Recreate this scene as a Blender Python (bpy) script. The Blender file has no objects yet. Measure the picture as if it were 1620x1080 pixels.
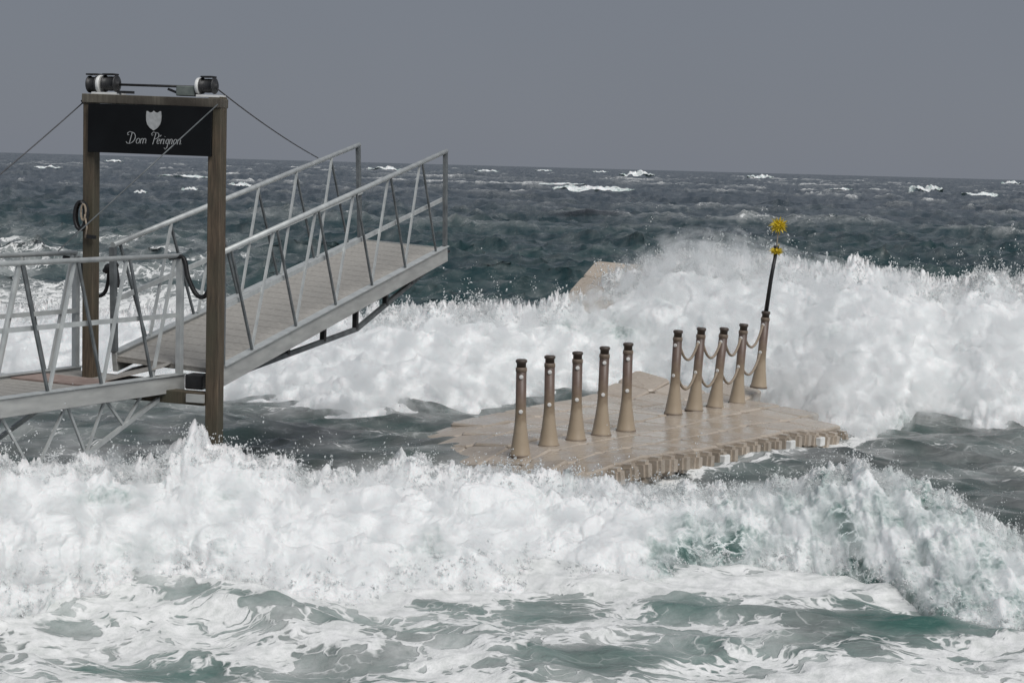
import bpy, bmesh, math, random
import numpy as np
from mathutils import Vector, Matrix
rng = np.random.default_rng(7)
random.seed(7)
sc = bpy.context.scene
COL = sc.collection

# ------------------------------------------------------------------ camera
F, H = 2900.0, 3.3
PITCH, ROLL = math.atan(277 / F), math.atan(.027)
cd = bpy.data.cameras.new('camera')
cd.sensor_width = 36.0
cd.lens = 36.0 * F / 1620
cd.clip_start, cd.clip_end = .1, 40000
cam = bpy.data.objects.new('camera', cd)
COL.objects.link(cam)
cam.matrix_world = Matrix.Translation((0, 0, H)) @ Matrix.Rotation(math.pi / 2 - PITCH, 4, 'X') @ Matrix.Rotation(ROLL, 4, 'Z')
sc.camera = cam

# ------------------------------------------------------------------ light
SUN_EL, SUN_AZ = math.radians(50), math.radians(148)    # azimuth clockwise from +Y
sd = Vector((math.sin(SUN_AZ) * math.cos(SUN_EL), math.cos(SUN_AZ) * math.cos(SUN_EL), math.sin(SUN_EL)))
sl = bpy.data.lights.new('sun', 'SUN')
sl.energy, sl.angle, sl.color = 2.6, math.radians(38), (1, .985, .96)
sun = bpy.data.objects.new('sun', sl)
COL.objects.link(sun)
sun.rotation_euler = sd.to_track_quat('Z', 'Y').to_euler()
w = bpy.data.worlds.new('World')
sc.world = w
w.use_nodes = True
nt = w.node_tree
nt.nodes.clear()
wo = nt.nodes.new('ShaderNodeOutputWorld')
bgn = nt.nodes.new('ShaderNodeBackground')
bgn.inputs[1].default_value = .1
sky = nt.nodes.new('ShaderNodeTexSky')
sky.sky_type = 'NISHITA'
sky.sun_disc = False
sky.sun_elevation, sky.sun_rotation = SUN_EL, SUN_AZ
tc = nt.nodes.new('ShaderNodeTexCoord')
nz = nt.nodes.new('ShaderNodeTexNoise')
nz.inputs['Scale'].default_value = 2.2
nz.inputs['Detail'].default_value = 4
nt.links.new(tc.outputs['Generated'], nz.inputs['Vector'])
cr = nt.nodes.new('ShaderNodeValToRGB')          # storm cloud deck, barely uneven
cr.color_ramp.elements[0].position, cr.color_ramp.elements[1].position = .25, .8
cr.color_ramp.elements[0].color = (1.76, 1.92, 2.26, 1)
cr.color_ramp.elements[1].color = (2.02, 2.20, 2.58, 1)
nt.links.new(nz.outputs['Fac'], cr.inputs[0])
mx = nt.nodes.new('ShaderNodeMix')
mx.data_type = 'RGBA'
mx.inputs[0].default_value = .97
nt.links.new(sky.outputs[0], mx.inputs[6])
nt.links.new(cr.outputs[0], mx.inputs[7])
nt.links.new(mx.outputs[2], bgn.inputs[0])
nt.links.new(bgn.outputs[0], wo.inputs[0])
sc.view_settings.view_transform = 'Standard'
sc.view_settings.look = 'None'
sc.view_settings.exposure = 0
sc.view_settings.gamma = 1
sc.render.engine = 'CYCLES'
sc.cycles.max_bounces = 6
sc.cycles.transparent_max_bounces = 12
sc.cycles.volume_bounces = 4
sc.cycles.volume_step_rate = 2.5
sc.cycles.volume_max_steps = 56


# ------------------------------------------------------------------ helpers
def ray(px, py):
    x, y = px - 810, 540 - py
    c, s = math.cos(ROLL), math.sin(ROLL)
    xr, yr = c * x - s * y, s * x + c * y
    cp, sp = math.cos(PITCH), math.sin(PITCH)
    Y = F * cp + yr * sp
    return xr / Y, (-F * sp + yr * cp) / Y


def at(px, py, Y):           # the point of a photo pixel at distance Y
    a, b = ray(px, py)
    return Vector((a * Y, Y, H + b * Y))


def atz(px, py, z):
    a, b = ray(px, py)
    Y = (z - H) / b
    return Vector((a * Y, Y, z))


def colx(px):                # slope X/Y of a photo column (taken at mid height of the picture)
    return (np.asarray(px, float) - 803) / F


def sstep(a, b, x):
    t = np.clip((x - a) / (b - a), 0, 1)
    return t * t * (3 - 2 * t)


# 3D Perlin noise, vectorised
_p = rng.permutation(256)
_perm = np.concatenate([_p, _p, _p]).astype(np.int32)
_g = rng.normal(size=(256, 3))
_g /= np.linalg.norm(_g, axis=1)[:, None]
_g = _g.astype(np.float32)


def perlin(x, y, z):
    x, y, z = (np.asarray(a, np.float32) for a in (x, y, z))
    xi, yi, zi = np.floor(x).astype(np.int32), np.floor(y).astype(np.int32), np.floor(z).astype(np.int32)
    xf, yf, zf = x - xi, y - yi, z - zi
    u, v, t = (a * a * a * (a * (a * 6 - 15) + 10) for a in (xf, yf, zf))
    out = 0
    for dx in (0, 1):
        wx = u if dx else 1 - u
        for dy in (0, 1):
            wy = v if dy else 1 - v
            for dz in (0, 1):
                wz = t if dz else 1 - t
                g = _g[_perm[_perm[_perm[(xi + dx) & 255] + ((yi + dy) & 255)] + ((zi + dz) & 255)]]
                out = out + wx * wy * wz * (g[..., 0] * (xf - dx) + g[..., 1] * (yf - dy) + g[..., 2] * (zf - dz))
    return out * 1.5


def fbm(x, y, z, o=4, g=.5):
    s, a, f = 0, 1., 1.
    for i in range(o):
        s = s + a * perlin(x * f + 7.3 * i, y * f + 3.1 * i, z * f + 1.7 * i)
        a *= g
        f *= 2.03
    return s


# ------------------------------------------------------------------ materials
def mat(name):
    m = bpy.data.materials.new(name)
    m.use_nodes = True
    n = m.node_tree
    b = n.nodes['Principled BSDF']
    return m, n, b


def N(n, t, **kw):
    o = n.nodes.new(t)
    for k, v in kw.items():
        if k.startswith('i_'):
            o.inputs[k[2:].replace('_', ' ')].default_value = v
        else:
            setattr(o, k, v)
    return o


def ramp(n, src, stops):
    r = n.nodes.new('ShaderNodeValToRGB')
    while len(r.color_ramp.elements) < len(stops):
        r.color_ramp.elements.new(.5)
    for e, (p, c) in zip(r.color_ramp.elements, stops):
        e.position = p
        e.color = (*c, 1) if len(c) == 3 else c
    n.links.new(src, r.inputs[0])
    return r.outputs[0]


def math_(n, op, a, b=None, clamp=False):
    o = n.nodes.new('ShaderNodeMath')
    o.operation = op
    o.use_clamp = clamp
    for i, v in enumerate((a, b)):
        if v is None:
            continue
        if isinstance(v, (int, float)):
            o.inputs[i].default_value = v
        else:
            n.links.new(v, o.inputs[i])
    return o.outputs[0]


def mixc(n, f, a, b):
    o = n.nodes.new('ShaderNodeMix')
    o.data_type = 'RGBA'
    for i, v in ((0, f), (6, a), (7, b)):
        if isinstance(v, (int, float)):
            o.inputs[i].default_value = v
        elif isinstance(v, tuple):
            o.inputs[i].default_value = (*v, 1)
        else:
            n.links.new(v, o.inputs[i])
    return o.outputs[2]


def coords(n, scale=(1, 1, 1)):
    t = n.nodes.new('ShaderNodeTexCoord')
    m = n.nodes.new('ShaderNodeMapping')
    m.inputs['Scale'].default_value = scale
    n.links.new(t.outputs['Object'], m.inputs[0])
    return m.outputs[0]


def simple(name, c1, c2, rough=.6, metal=0, scale=8, stretch=(1, 1, 1), bump=.2, detail=6, spec=.5):
    m, n, b = mat(name)
    v = coords(n, stretch)
    t = N(n, 'ShaderNodeTexNoise', i_Scale=scale, i_Detail=detail)
    n.links.new(v, t.inputs['Vector'])
    n.links.new(ramp(n, t.outputs['Fac'], [(.3, c1), (.7, c2)]), b.inputs['Base Color'])
    b.inputs['Roughness'].default_value = rough
    b.inputs['Metallic'].default_value = metal
    b.inputs['Specular IOR Level'].default_value = spec
    if bump:
        bp = N(n, 'ShaderNodeBump', i_Strength=bump, i_Distance=.01)
        n.links.new(t.outputs['Fac'], bp.inputs['Height'])
        n.links.new(bp.outputs[0], b.inputs['Normal'])
    return m


M = {}
M['alu'] = simple('weathered aluminium', (.40, .42, .42), (.56, .58, .57), .5, .25, 9, (1, 1, 1), .1)
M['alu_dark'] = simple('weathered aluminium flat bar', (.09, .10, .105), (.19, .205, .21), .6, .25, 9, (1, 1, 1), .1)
M['alu_beam'] = simple('salt stained aluminium beam', (.34, .345, .335), (.48, .485, .465), .55, .15, 4, (1, 1, 4), .2)
M['deck'] = simple('grey composite deck', (.31, .293, .268), (.40, .383, .352), .8, 0, 30, (1, 1, 1), .6)
M['plate'] = simple('rust red landing plate', (.26, .19, .165), (.36, .28, .245), .8, 0, 12)
M['black'] = simple('black rubber', (.008, .008, .009), (.02, .02, .021), .5, 0, 20)
M['darksteel'] = simple('dark steel', (.02, .02, .022), (.05, .05, .05), .5, .3, 20)
M['white'] = simple('white painted steel', (.6, .6, .58), (.8, .8, .78), .4, 0, 10)
M['board'] = simple('black sign board', (.0035, .004, .0045), (.007, .008, .009), .5, 0, 4, (1, 1, 1), .03, spec=.2)
M['print'] = simple('pale grey print', (.30, .31, .31), (.42, .43, .43), .6, 0, 30, (1, 1, 1), 0)
M['rope'] = simple('tan rope', (.22, .175, .13), (.36, .30, .235), .9, 0, 60)
M['motor'] = simple('greenish grey motor box', (.10, .12, .11), (.16, .18, .165), .6, 0, 20)
M['cable'] = simple('steel cable', (.05, .05, .055), (.09, .09, .095), .5, .5, 20)
M['yellow'] = simple('yellow plastic', (.48, .34, .01), (.72, .56, .03), .45, 0, 30)


def wood(name, c1, c2, c3):
    m, n, b = mat(name)
    v = coords(n, (14, 14, 1.2))
    t = N(n, 'ShaderNodeTexNoise', i_Scale=3, i_Detail=8, i_Roughness=.65)
    n.links.new(v, t.inputs['Vector'])
    t2 = N(n, 'ShaderNodeTexNoise', i_Scale=2.2, i_Detail=3)
    n.links.new(coords(n, (1, 1, .8)), t2.inputs['Vector'])
    c = ramp(n, t.outputs['Fac'], [(.3, c1), (.68, c2)])
    f = ramp(n, t2.outputs['Fac'], [(.42, (0, 0, 0)), (.68, (1, 1, 1))])
    n.links.new(mixc(n, f, c, c3), b.inputs['Base Color'])
    b.inputs['Roughness'].default_value = .75
    bp = N(n, 'ShaderNodeBump', i_Strength=.5, i_Distance=.01)
    n.links.new(t.outputs['Fac'], bp.inputs['Height'])
    n.links.new(bp.outputs[0], b.inputs['Normal'])
    return m


M['wood'] = wood('wet brown timber', (.028, .020, .014), (.135, .10, .066), (.062, .058, .038))
M['wood_grey'] = wood('grey weathered timber', (.07, .062, .048), (.16, .145, .115), (.045, .037, .028))


def dock_mat():
    m, n, b = mat('wet tan plastic float')
    g = N(n, 'ShaderNodeNewGeometry')
    t = N(n, 'ShaderNodeTexNoise', i_Scale=1.1, i_Detail=7, i_Roughness=.6)
    n.links.new(g.outputs['Position'], t.inputs['Vector'])
    t2 = N(n, 'ShaderNodeTexNoise', i_Scale=26, i_Detail=4)
    n.links.new(g.outputs['Position'], t2.inputs['Vector'])
    c = ramp(n, t.outputs['Fac'], [(.3, (.38, .325, .265)), (.5, (.44, .38, .315)), (.72, (.49, .43, .365))])
    c2 = mixc(n, math_(n, 'MULTIPLY', ramp(n, t2.outputs['Fac'], [(.45, (0, 0, 0)), (.75, (1, 1, 1))]), .35), c, (.24, .185, .14))
    oi = n.nodes.new('ShaderNodeObjectInfo')
    hv = N(n, 'ShaderNodeHueSaturation')
    n.links.new(c2, hv.inputs['Color'])
    n.links.new(math_(n, 'ADD', math_(n, 'MULTIPLY', oi.outputs['Random'], .20), .90), hv.inputs['Value'])
    # scuffs and streaks of grime along the modules
    t3 = N(n, 'ShaderNodeTexNoise', i_Scale=3.2, i_Detail=8, i_Roughness=.7)
    n.links.new(g.outputs['Position'], t3.inputs['Vector'])
    gr = ramp(n, t3.outputs['Fac'], [(.50, (0, 0, 0)), (.74, (.32, .32, .32))])
    n.links.new(mixc(n, gr, hv.outputs[0], (.25, .20, .155)), b.inputs['Base Color'])
    n.links.new(ramp(n, t.outputs['Fac'], [(.42, (.10,) * 3), (.62, (.48,) * 3)]), b.inputs['Roughness'])
    bp = N(n, 'ShaderNodeBump', i_Strength=.35, i_Distance=.01)
    n.links.new(t2.outputs['Fac'], bp.inputs['Height'])
    n.links.new(bp.outputs[0], b.inputs['Normal'])
    return m


M['dock'] = dock_mat()
M['dock_dark'] = simple('dark brown wet plastic', (.13, .10, .075), (.24, .185, .14), .5, 0, 14)  # dark brown plastic of the bollard rims and collars


M['cap'] = simple('dark brown cap plastic', (.05, .038, .032), (.10, .078, .064), .5, 0, 14)


def bollard_mat():
    m, n, b = mat('brown plastic bollard')
    t = n.nodes.new('ShaderNodeTexCoord')
    s = N(n, 'ShaderNodeSeparateXYZ')
    n.links.new(t.outputs['Object'], s.inputs[0])
    ns = N(n, 'ShaderNodeTexNoise', i_Scale=9, i_Detail=6)
    n.links.new(t.outputs['Object'], ns.inputs['Vector'])
    z = math_(n, 'ADD', s.outputs['Z'], math_(n, 'MULTIPLY', math_(n, 'SUBTRACT', ns.outputs['Fac'], .5), .5))
    # two plastics: a tan moulded foot and a browner stained stem
    c = ramp(n, z, [(.28, (.36, .29, .21)), (.45, (.24, .185, .13)), (.72, (.135, .092, .074)), (.95, (.07, .05, .042))])
    n.links.new(c, b.inputs['Base Color'])
    b.inputs['Roughness'].default_value = .45
    bp = N(n, 'ShaderNodeBump', i_Strength=.2, i_Distance=.01)
    n.links.new(ns.outputs['Fac'], bp.inputs['Height'])
    n.links.new(bp.outputs[0], b.inputs['Normal'])
    return m


M['bollard'] = bollard_mat()


def foam_colour(n, pos):
    """white bubbly foam with slight grey mottles"""
    t = N(n, 'ShaderNodeTexNoise', i_Scale=2.6, i_Detail=9, i_Roughness=.62)
    n.links.new(pos, t.inputs['Vector'])
    return t


def sea_mat():
    m, n, b = mat('stormy sea water with foam')
    out = n.nodes['Material Output']
    g = N(n, 'ShaderNodeNewGeometry')
    P = g.outputs['Position']
    A = N(n, 'ShaderNodeAttribute', attribute_name='foam').outputs['Fac']
    T = N(n, 'ShaderNodeAttribute', attribute_name='turbid').outputs['Fac']
    # warped position
    wn = N(n, 'ShaderNodeTexNoise', i_Scale=1.3, i_Detail=4)
    n.links.new(P, wn.inputs['Vector'])
    sub = N(n, 'ShaderNodeVectorMath', operation='SUBTRACT')
    n.links.new(wn.outputs['Color'], sub.inputs[0])
    sub.inputs[1].default_value = (.5, .5, .5)
    scl = N(n, 'ShaderNodeVectorMath', operation='SCALE')
    n.links.new(sub.outputs[0], scl.inputs[0])
    scl.inputs['Scale'].default_value = 1.3
    add = N(n, 'ShaderNodeVectorMath', operation='ADD')
    n.links.new(P, add.inputs[0])
    n.links.new(scl.outputs[0], add.inputs[1])
    flat = N(n, 'ShaderNodeVectorMath', operation='MULTIPLY')
    n.links.new(add.outputs[0], flat.inputs[0])
    flat.inputs[1].default_value = (.62, 1, .3)
    W = flat.outputs[0]

    def vor(scale, w=1.0):
        v = N(n, 'ShaderNodeTexVoronoi', feature='DISTANCE_TO_EDGE', i_Scale=scale)
        n.links.new(W, v.inputs['Vector'])
        return v.outputs['Distance']
    v1, v2, v3 = vor(1.5), vor(4.2), vor(11)
    fn = N(n, 'ShaderNodeTexNoise', i_Scale=1.7, i_Detail=8, i_Roughness=.62)
    n.links.new(W, fn.inputs['Vector'])
    # lace = low on the web of foam lines, high inside the clear cells
    s = math_(n, 'ADD', math_(n, 'MULTIPLY', v1, .9), math_(n, 'MULTIPLY', v2, 1.3))
    s = math_(n, 'ADD', s, math_(n, 'MULTIPLY', v3, 1.0))
    s = math_(n, 'ADD', s, math_(n, 'MULTIPLY', math_(n, 'SUBTRACT', fn.outputs['Fac'], .5), 1.3))
    d = math_(n, 'SUBTRACT', math_(n, 'MULTIPLY', A, 1.3), math_(n, 'ADD', s, .30))
    fo = N(n, 'ShaderNodeMapRange', interpolation_type='SMOOTHSTEP')
    n.links.new(d, fo.inputs['Value'])
    fo.inputs['From Min'].default_value = -.10
    fo.inputs['From Max'].default_value = .22
    foam = fo.outputs[0]
    # thin film everywhere the coverage is high
    film = math_(n, 'MULTIPLY', math_(n, 'MULTIPLY', A, .75), ramp(n, fn.outputs['Fac'], [(.32, (.15,) * 3), (.62, (1,) * 3)]))
    foam = math_(n, 'MAXIMUM', foam, film, True)
    fw = N(n, 'ShaderNodeTexNoise', i_Scale=3.4, i_Detail=5, i_Roughness=.6)
    n.links.new(W, fw.inputs['Vector'])
    web = math_(n, 'MULTIPLY', ramp(n, v2, [(.0, (1, 1, 1)), (.075, (0, 0, 0))]), ramp(n, fw.outputs['Fac'], [(.40, (0, 0, 0)), (.58, (.85,) * 3)]))
    foam = math_(n, 'MAXIMUM', foam, math_(n, 'MULTIPLY', web, math_(n, 'MULTIPLY', A, 1.8, True)), True)
    # water body
    sx = N(n, 'ShaderNodeSeparateXYZ')
    n.links.new(P, sx.inputs[0])
    far = N(n, 'ShaderNodeMapRange')
    n.links.new(sx.outputs['Y'], far.inputs['Value'])
    far.inputs['From Min'].default_value = 40
    far.inputs['From Max'].default_value = 190
    pn = N(n, 'ShaderNodeTexNoise', i_Scale=.06, i_Detail=4)
    n.links.new(P, pn.inputs['Vector'])
    deep = mixc(n, far.outputs[0], (.022, .054, .056), (.014, .032, .045))
    deep = mixc(n, ramp(n, pn.outputs['Fac'], [(.4, (0, 0, 0)), (.65, (.6, .6, .6))]), deep, (.012, .026, .036))
    tn = N(n, 'ShaderNodeTexNoise', i_Scale=1.1, i_Detail=5)
    n.links.new(P, tn.inputs['Vector'])
    shallow = ramp(n, tn.outputs['Fac'], [(.35, (.058, .088, .082)), (.62, (.098, .108, .105))])
    nearf = N(n, 'ShaderNodeMapRange')
    n.links.new(sx.outputs['Y'], nearf.inputs['Value'])
    nearf.inputs['From Min'].default_value = 17
    nearf.inputs['From Max'].default_value = 15.5
    teal = ramp(n, tn.outputs['Fac'], [(.42, (.052, .125, .108)), (.66, (.10, .135, .125))])
    shallow = mixc(n, nearf.outputs[0], shallow, teal)
    wc = mixc(n, T, deep, shallow)
    n.links.new(wc, b.inputs['Base Color'])
    b.inputs['Roughness'].default_value = .22
    b.inputs['IOR'].default_value = 1.33
    b.inputs['Specular IOR Level'].default_value = .36
    # ripples
    rn = N(n, 'ShaderNodeTexNoise', i_Scale=5.5, i_Detail=7, i_Roughness=.62, i_Distortion=.4)
    st = N(n, 'ShaderNodeVectorMath', operation='MULTIPLY')
    n.links.new(P, st.inputs[0])
    st.inputs[1].default_value = (.55, 1.25, 1)
    n.links.new(st.outputs[0], rn.inputs['Vector'])
    bp = N(n, 'ShaderNodeBump', i_Strength=.85, i_Distance=.05)
    n.links.new(rn.outputs['Fac'], bp.inputs['Height'])
    rn2 = N(n, 'ShaderNodeTexNoise', i_Scale=.75, i_Detail=6, i_Roughness=.6, i_Distortion=.6)
    n.links.new(st.outputs[0], rn2.inputs['Vector'])
    bpb = N(n, 'ShaderNodeBump', i_Strength=.8, i_Distance=.35)
    n.links.new(rn2.outputs['Fac'], bpb.inputs['Height'])
    n.links.new(bpb.outputs[0], bp.inputs['Normal'])
    n.links.new(bp.outputs[0], b.inputs['Normal'])
    # foam layer
    fb = n.nodes.new('ShaderNodeBsdfPrincipled')
    ft = N(n, 'ShaderNodeTexNoise', i_Scale=9, i_Detail=7, i_Roughness=.7)
    n.links.new(P, ft.inputs['Vector'])
    n.links.new(ramp(n, ft.outputs['Fac'], [(.3, (.60, .62, .60)), (.6, (.86, .86, .85))]), fb.inputs['Base Color'])
    fb.inputs['Roughness'].default_value = .75
    hh = math_(n, 'ADD', math_(n, 'MULTIPLY', foam, .6), math_(n, 'MULTIPLY', ft.outputs['Fac'], .6))
    bp2 = N(n, 'ShaderNodeBump', i_Strength=.7, i_Distance=.05)
    n.links.new(hh, bp2.inputs['Height'])
    n.links.new(bp2.outputs[0], fb.inputs['Normal'])
    ms = n.nodes.new('ShaderNodeMixShader')
    n.links.new(foam, ms.inputs[0])
    n.links.new(b.outputs[0], ms.inputs[1])
    n.links.new(fb.outputs[0], ms.inputs[2])
    n.links.new(ms.outputs[0], out.inputs[0])
    return m


M['sea'] = sea_mat()


def breaker_mat():
    m, n, b = mat('churning white water')
    out = n.nodes['Material Output']
    g = N(n, 'ShaderNodeNewGeometry')
    P = g.outputs['Position']
    A = N(n, 'ShaderNodeAttribute', attribute_name='wet').outputs['Fac']
    t = N(n, 'ShaderNodeTexNoise', i_Scale=2.8, i_Detail=9, i_Roughness=.65, i_Distortion=.6)
    n.links.new(P, t.inputs['Vector'])
    t2 = N(n, 'ShaderNodeTexNoise', i_Scale=16, i_Detail=6, i_Roughness=.7)
    n.links.new(P, t2.inputs['Vector'])
    s = math_(n, 'ADD', A, math_(n, 'MULTIPLY', math_(n, 'SUBTRACT', t.outputs['Fac'], .5), 2.0))
    s = math_(n, 'ADD', s, math_(n, 'MULTIPLY', math_(n, 'SUBTRACT', t2.outputs['Fac'], .5), 1.1))
    vo = N(n, 'ShaderNodeTexVoronoi', feature='DISTANCE_TO_EDGE', i_Scale=5.5)
    wv = N(n, 'ShaderNodeVectorMath', operation='ADD')
    n.links.new(P, wv.inputs[0])
    wsc = N(n, 'ShaderNodeVectorMath', operation='SCALE')
    wsc.inputs['Scale'].default_value = .5
    n.links.new(t.outputs['Color'], wsc.inputs[0])
    n.links.new(wsc.outputs[0], wv.inputs[1])
    n.links.new(wv.outputs[0], vo.inputs['Vector'])
    vein = ramp(n, vo.outputs['Distance'], [(.02, (1, 1, 1)), (.10, (0, 0, 0))])
    s = math_(n, 'SUBTRACT', s, math_(n, 'MULTIPLY', vein, math_(n, 'MULTIPLY', math_(n, 'SUBTRACT', A, .35, True), .9)))
    c = ramp(n, s, [(.05, (.90, .91, .91)), (.30, (.80, .825, .82)), (.55, (.56, .62, .605)), (.82, (.22, .31, .29)), (.98, (.055, .12, .105))])
    n.links.new(c, b.inputs['Base Color'])
    n.links.new(ramp(n, s, [(.6, (.8,) * 3), (1.0, (.15,) * 3)]), b.inputs['Roughness'])
    b.inputs['Subsurface Weight'].default_value = .35
    b.inputs['Subsurface Radius'].default_value = (.10, .13, .13)
    b.inputs['Subsurface Scale'].default_value = 1
    t3 = N(n, 'ShaderNodeTexNoise', i_Scale=48, i_Detail=5, i_Roughness=.75)
    n.links.new(P, t3.inputs['Vector'])
    bp = N(n, 'ShaderNodeBump', i_Strength=.7, i_Distance=.04)
    n.links.new(math_(n, 'ADD', t2.outputs['Fac'], math_(n, 'MULTIPLY', t3.outputs['Fac'], .35)), bp.inputs['Height'])
    n.links.new(bp.outputs[0], b.inputs['Normal'])
    return m


M['breaker'] = breaker_mat()
M['drop'] = simple('spray drops', (.6, .63, .63), (.85, .86, .86), .5, 0, 5, (1, 1, 1), 0)


# ------------------------------------------------------------------ object helpers
def tag(o, label=None, cat=None, group=None, kind=None):
    for k, v in (('label', label), ('category', cat), ('group', group), ('kind', kind)):
        if v:
            o[k] = v
    return o


def empty(name, loc, label, cat, group=None):
    o = bpy.data.objects.new(name, None)
    COL.objects.link(o)
    o.location = loc
    o.empty_display_size = .2
    return tag(o, label, cat, group)


def link(name, me, m, parent=None):
    o = bpy.data.objects.new(name, me)
    COL.objects.link(o)
    if m is not None and not me.materials:
        me.materials.append(m)
    if parent is not None:
        o.parent = parent
        o.matrix_parent_inverse = Matrix.Translation(-parent.location)
    return o


def bm_obj(name, bm, m, parent=None, smooth=False):
    me = bpy.data.meshes.new(name)
    bmesh.ops.recalc_face_normals(bm, faces=bm.faces)
    bm.to_mesh(me)
    bm.free()
    if smooth:
        for p in me.polygons:
            p.use_smooth = True
    return link(name, me, m, parent)


def bar_bm(bm, a, b, wd, hg, up=(0, 0, 1), bev=0):
    """a box-section bar from a to b: wd across, hg in the up direction"""
    a, b, up = Vector(a), Vector(b), Vector(up)
    d = (b - a).normalized()
    s = d.cross(up)
    if s.length < 1e-4:
        s = d.cross(Vector((1, 0, 0)))
    s.normalize()
    u = s.cross(d).normalized()
    vs = []
    for p in (a, b):
        for i, j in ((-1, -1), (1, -1), (1, 1), (-1, 1)):
            vs.append(bm.verts.new(p + s * (i * wd / 2) + u * (j * hg / 2)))
    fs = [(0, 1, 2, 3), (7, 6, 5, 4), (0, 4, 5, 1), (1, 5, 6, 2), (2, 6, 7, 3), (3, 7, 4, 0)]
    faces = [bm.faces.new([vs[k] for k in f]) for f in fs]
    if bev:
        eds = list({e for f in faces for e in f.edges})
        bmesh.ops.bevel(bm, geom=eds, offset=bev, segments=1, affect='EDGES')
    return bm


def bar(name, a, b, wd, hg, m, parent=None, up=(0, 0, 1), bev=0):
    return bm_obj(name, bar_bm(bmesh.new(), a, b, wd, hg, up, bev), m, parent)


def tube_mesh(name, pts, r, seg=8, closed_ends=True):
    pts = [Vector(p) for p in pts]
    rs = r if isinstance(r, (list, tuple)) else [r] * len(pts)
    verts, faces = [], []
    prev = None
    for i, p in enumerate(pts):
        d = (pts[min(i + 1, len(pts) - 1)] - pts[max(i - 1, 0)]).normalized()
        ref = prev if prev is not None else (Vector((0, 0, 1)) if abs(d.z) < .9 else Vector((1, 0, 0)))
        s = d.cross(ref).normalized()
        u = s.cross(d).normalized()
        prev = u
        for k in range(seg):
            t = 2 * math.pi * k / seg
            verts.append(p + (s * math.cos(t) + u * math.sin(t)) * rs[i])
    for i in range(len(pts) - 1):
        for k in range(seg):
            a = i * seg + k
            b = i * seg + (k + 1) % seg
            faces.append((a, b, b + seg, a + seg))
    if closed_ends:
        faces.append(tuple(reversed(range(seg))))
        faces.append(tuple(range((len(pts) - 1) * seg, len(pts) * seg)))
    me = bpy.data.meshes.new(name)
    me.from_pydata(verts, [], faces)
    for p in me.polygons:
        p.use_smooth = len(p.vertices) == 4
    me.update()
    return me


def tube(name, pts, r, m, parent=None, seg=8):
    return link(name, tube_mesh(name, pts, r, seg), m, parent)


def lathe_mesh(name, prof, seg=20, axis='Z'):
    verts, faces = [], []
    for r, z in prof:
        for k in range(seg):
            t = 2 * math.pi * k / seg
            verts.append((r * math.cos(t), r * math.sin(t), z) if axis == 'Z' else (z, r * math.cos(t), r * math.sin(t)))
    for i in range(len(prof) - 1):
        for k in range(seg):
            a, b = i * seg + k, i * seg + (k + 1) % seg
            faces.append((a, b, b + seg, a + seg))
    faces.append(tuple(reversed(range(seg))))
    faces.append(tuple(range((len(prof) - 1) * seg, len(prof) * seg)))
    me = bpy.data.meshes.new(name)
    me.from_pydata(verts, [], faces)
    for p in me.polygons:
        p.use_smooth = len(p.vertices) == 4
    me.update()
    bm = bmesh.new()
    bm.from_mesh(me)
    bmesh.ops.recalc_face_normals(bm, faces=bm.faces)
    bm.to_mesh(me)
    bm.free()
    return me


def grid_mesh(name, X, Y, Z, attrs=None):
    """rows x cols arrays -> smooth quad mesh"""
    R, C = X.shape
    co = np.stack([X, Y, Z], -1).reshape(-1, 3).astype(np.float32)
    idx = np.arange(R * C).reshape(R, C)
    q = np.stack([idx[:-1, :-1], idx[:-1, 1:], idx[1:, 1:], idx[1:, :-1]], -1).reshape(-1, 4)
    me = bpy.data.meshes.new(name)
    me.vertices.add(R * C)
    me.vertices.foreach_set('co', co.ravel())
    me.loops.add(q.size)
    me.loops.foreach_set('vertex_index', q.ravel().astype(np.int32))
    me.polygons.add(len(q))
    me.polygons.foreach_set('loop_start', np.arange(0, q.size, 4, dtype=np.int32))
    me.polygons.foreach_set('loop_total', np.full(len(q), 4, dtype=np.int32))
    me.polygons.foreach_set('use_smooth', np.ones(len(q), bool))
    me.update(calc_edges=True)
    for k, a in (attrs or {}).items():
        at_ = me.attributes.new(k, 'FLOAT', 'POINT')
        at_.data.foreach_set('value', a.astype(np.float32).ravel())
    return me


# ------------------------------------------------------------------ ocean spectrum tiles
def ocean_tile(L, n, lmin, lmax, std, wind=(-.25, -1.0), power=3.6, spread=2, seed=1):
    r = np.random.default_rng(seed)
    k = np.fft.fftfreq(n, L / n) * 2 * np.pi
    KX, KY = np.meshgrid(k, k)
    K = np.hypot(KX, KY)
    K[0, 0] = 1
    wv = np.array(wind) / np.hypot(*wind)
    cosd = (KX * wv[0] + KY * wv[1]) / K
    amp = K ** (-power / 2) * np.abs(cosd) ** spread
    lam = 2 * np.pi / K
    amp = amp * (1 / (1 + (lam / lmax) ** 6)) * (1 / (1 + (lmin / lam) ** 6))
    amp[0, 0] = 0
    f = amp * (r.normal(size=(n, n)) + 1j * r.normal(size=(n, n)))
    h = np.real(np.fft.ifft2(f))
    s = std / h.std()
    dx = np.real(np.fft.ifft2(f * (1j * KX / K))) * s
    dy = np.real(np.fft.ifft2(f * (1j * KY / K))) * s
    return L, n, h * s, dx, dy


def sample(t, X, Y):
    L, n = t[0], t[1]
    u, v = np.mod(X / L * n, n), np.mod(Y / L * n, n)
    i, j = np.floor(u).astype(int) % n, np.floor(v).astype(int) % n
    fu, fv = u - np.floor(u), v - np.floor(v)
    i1, j1 = (i + 1) % n, (j + 1) % n
    return [a[j, i] * (1 - fu) * (1 - fv) + a[j, i1] * fu * (1 - fv) + a[j1, i] * (1 - fu) * fv + a[j1, i1] * fu * fv for a in t[2:]]


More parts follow.
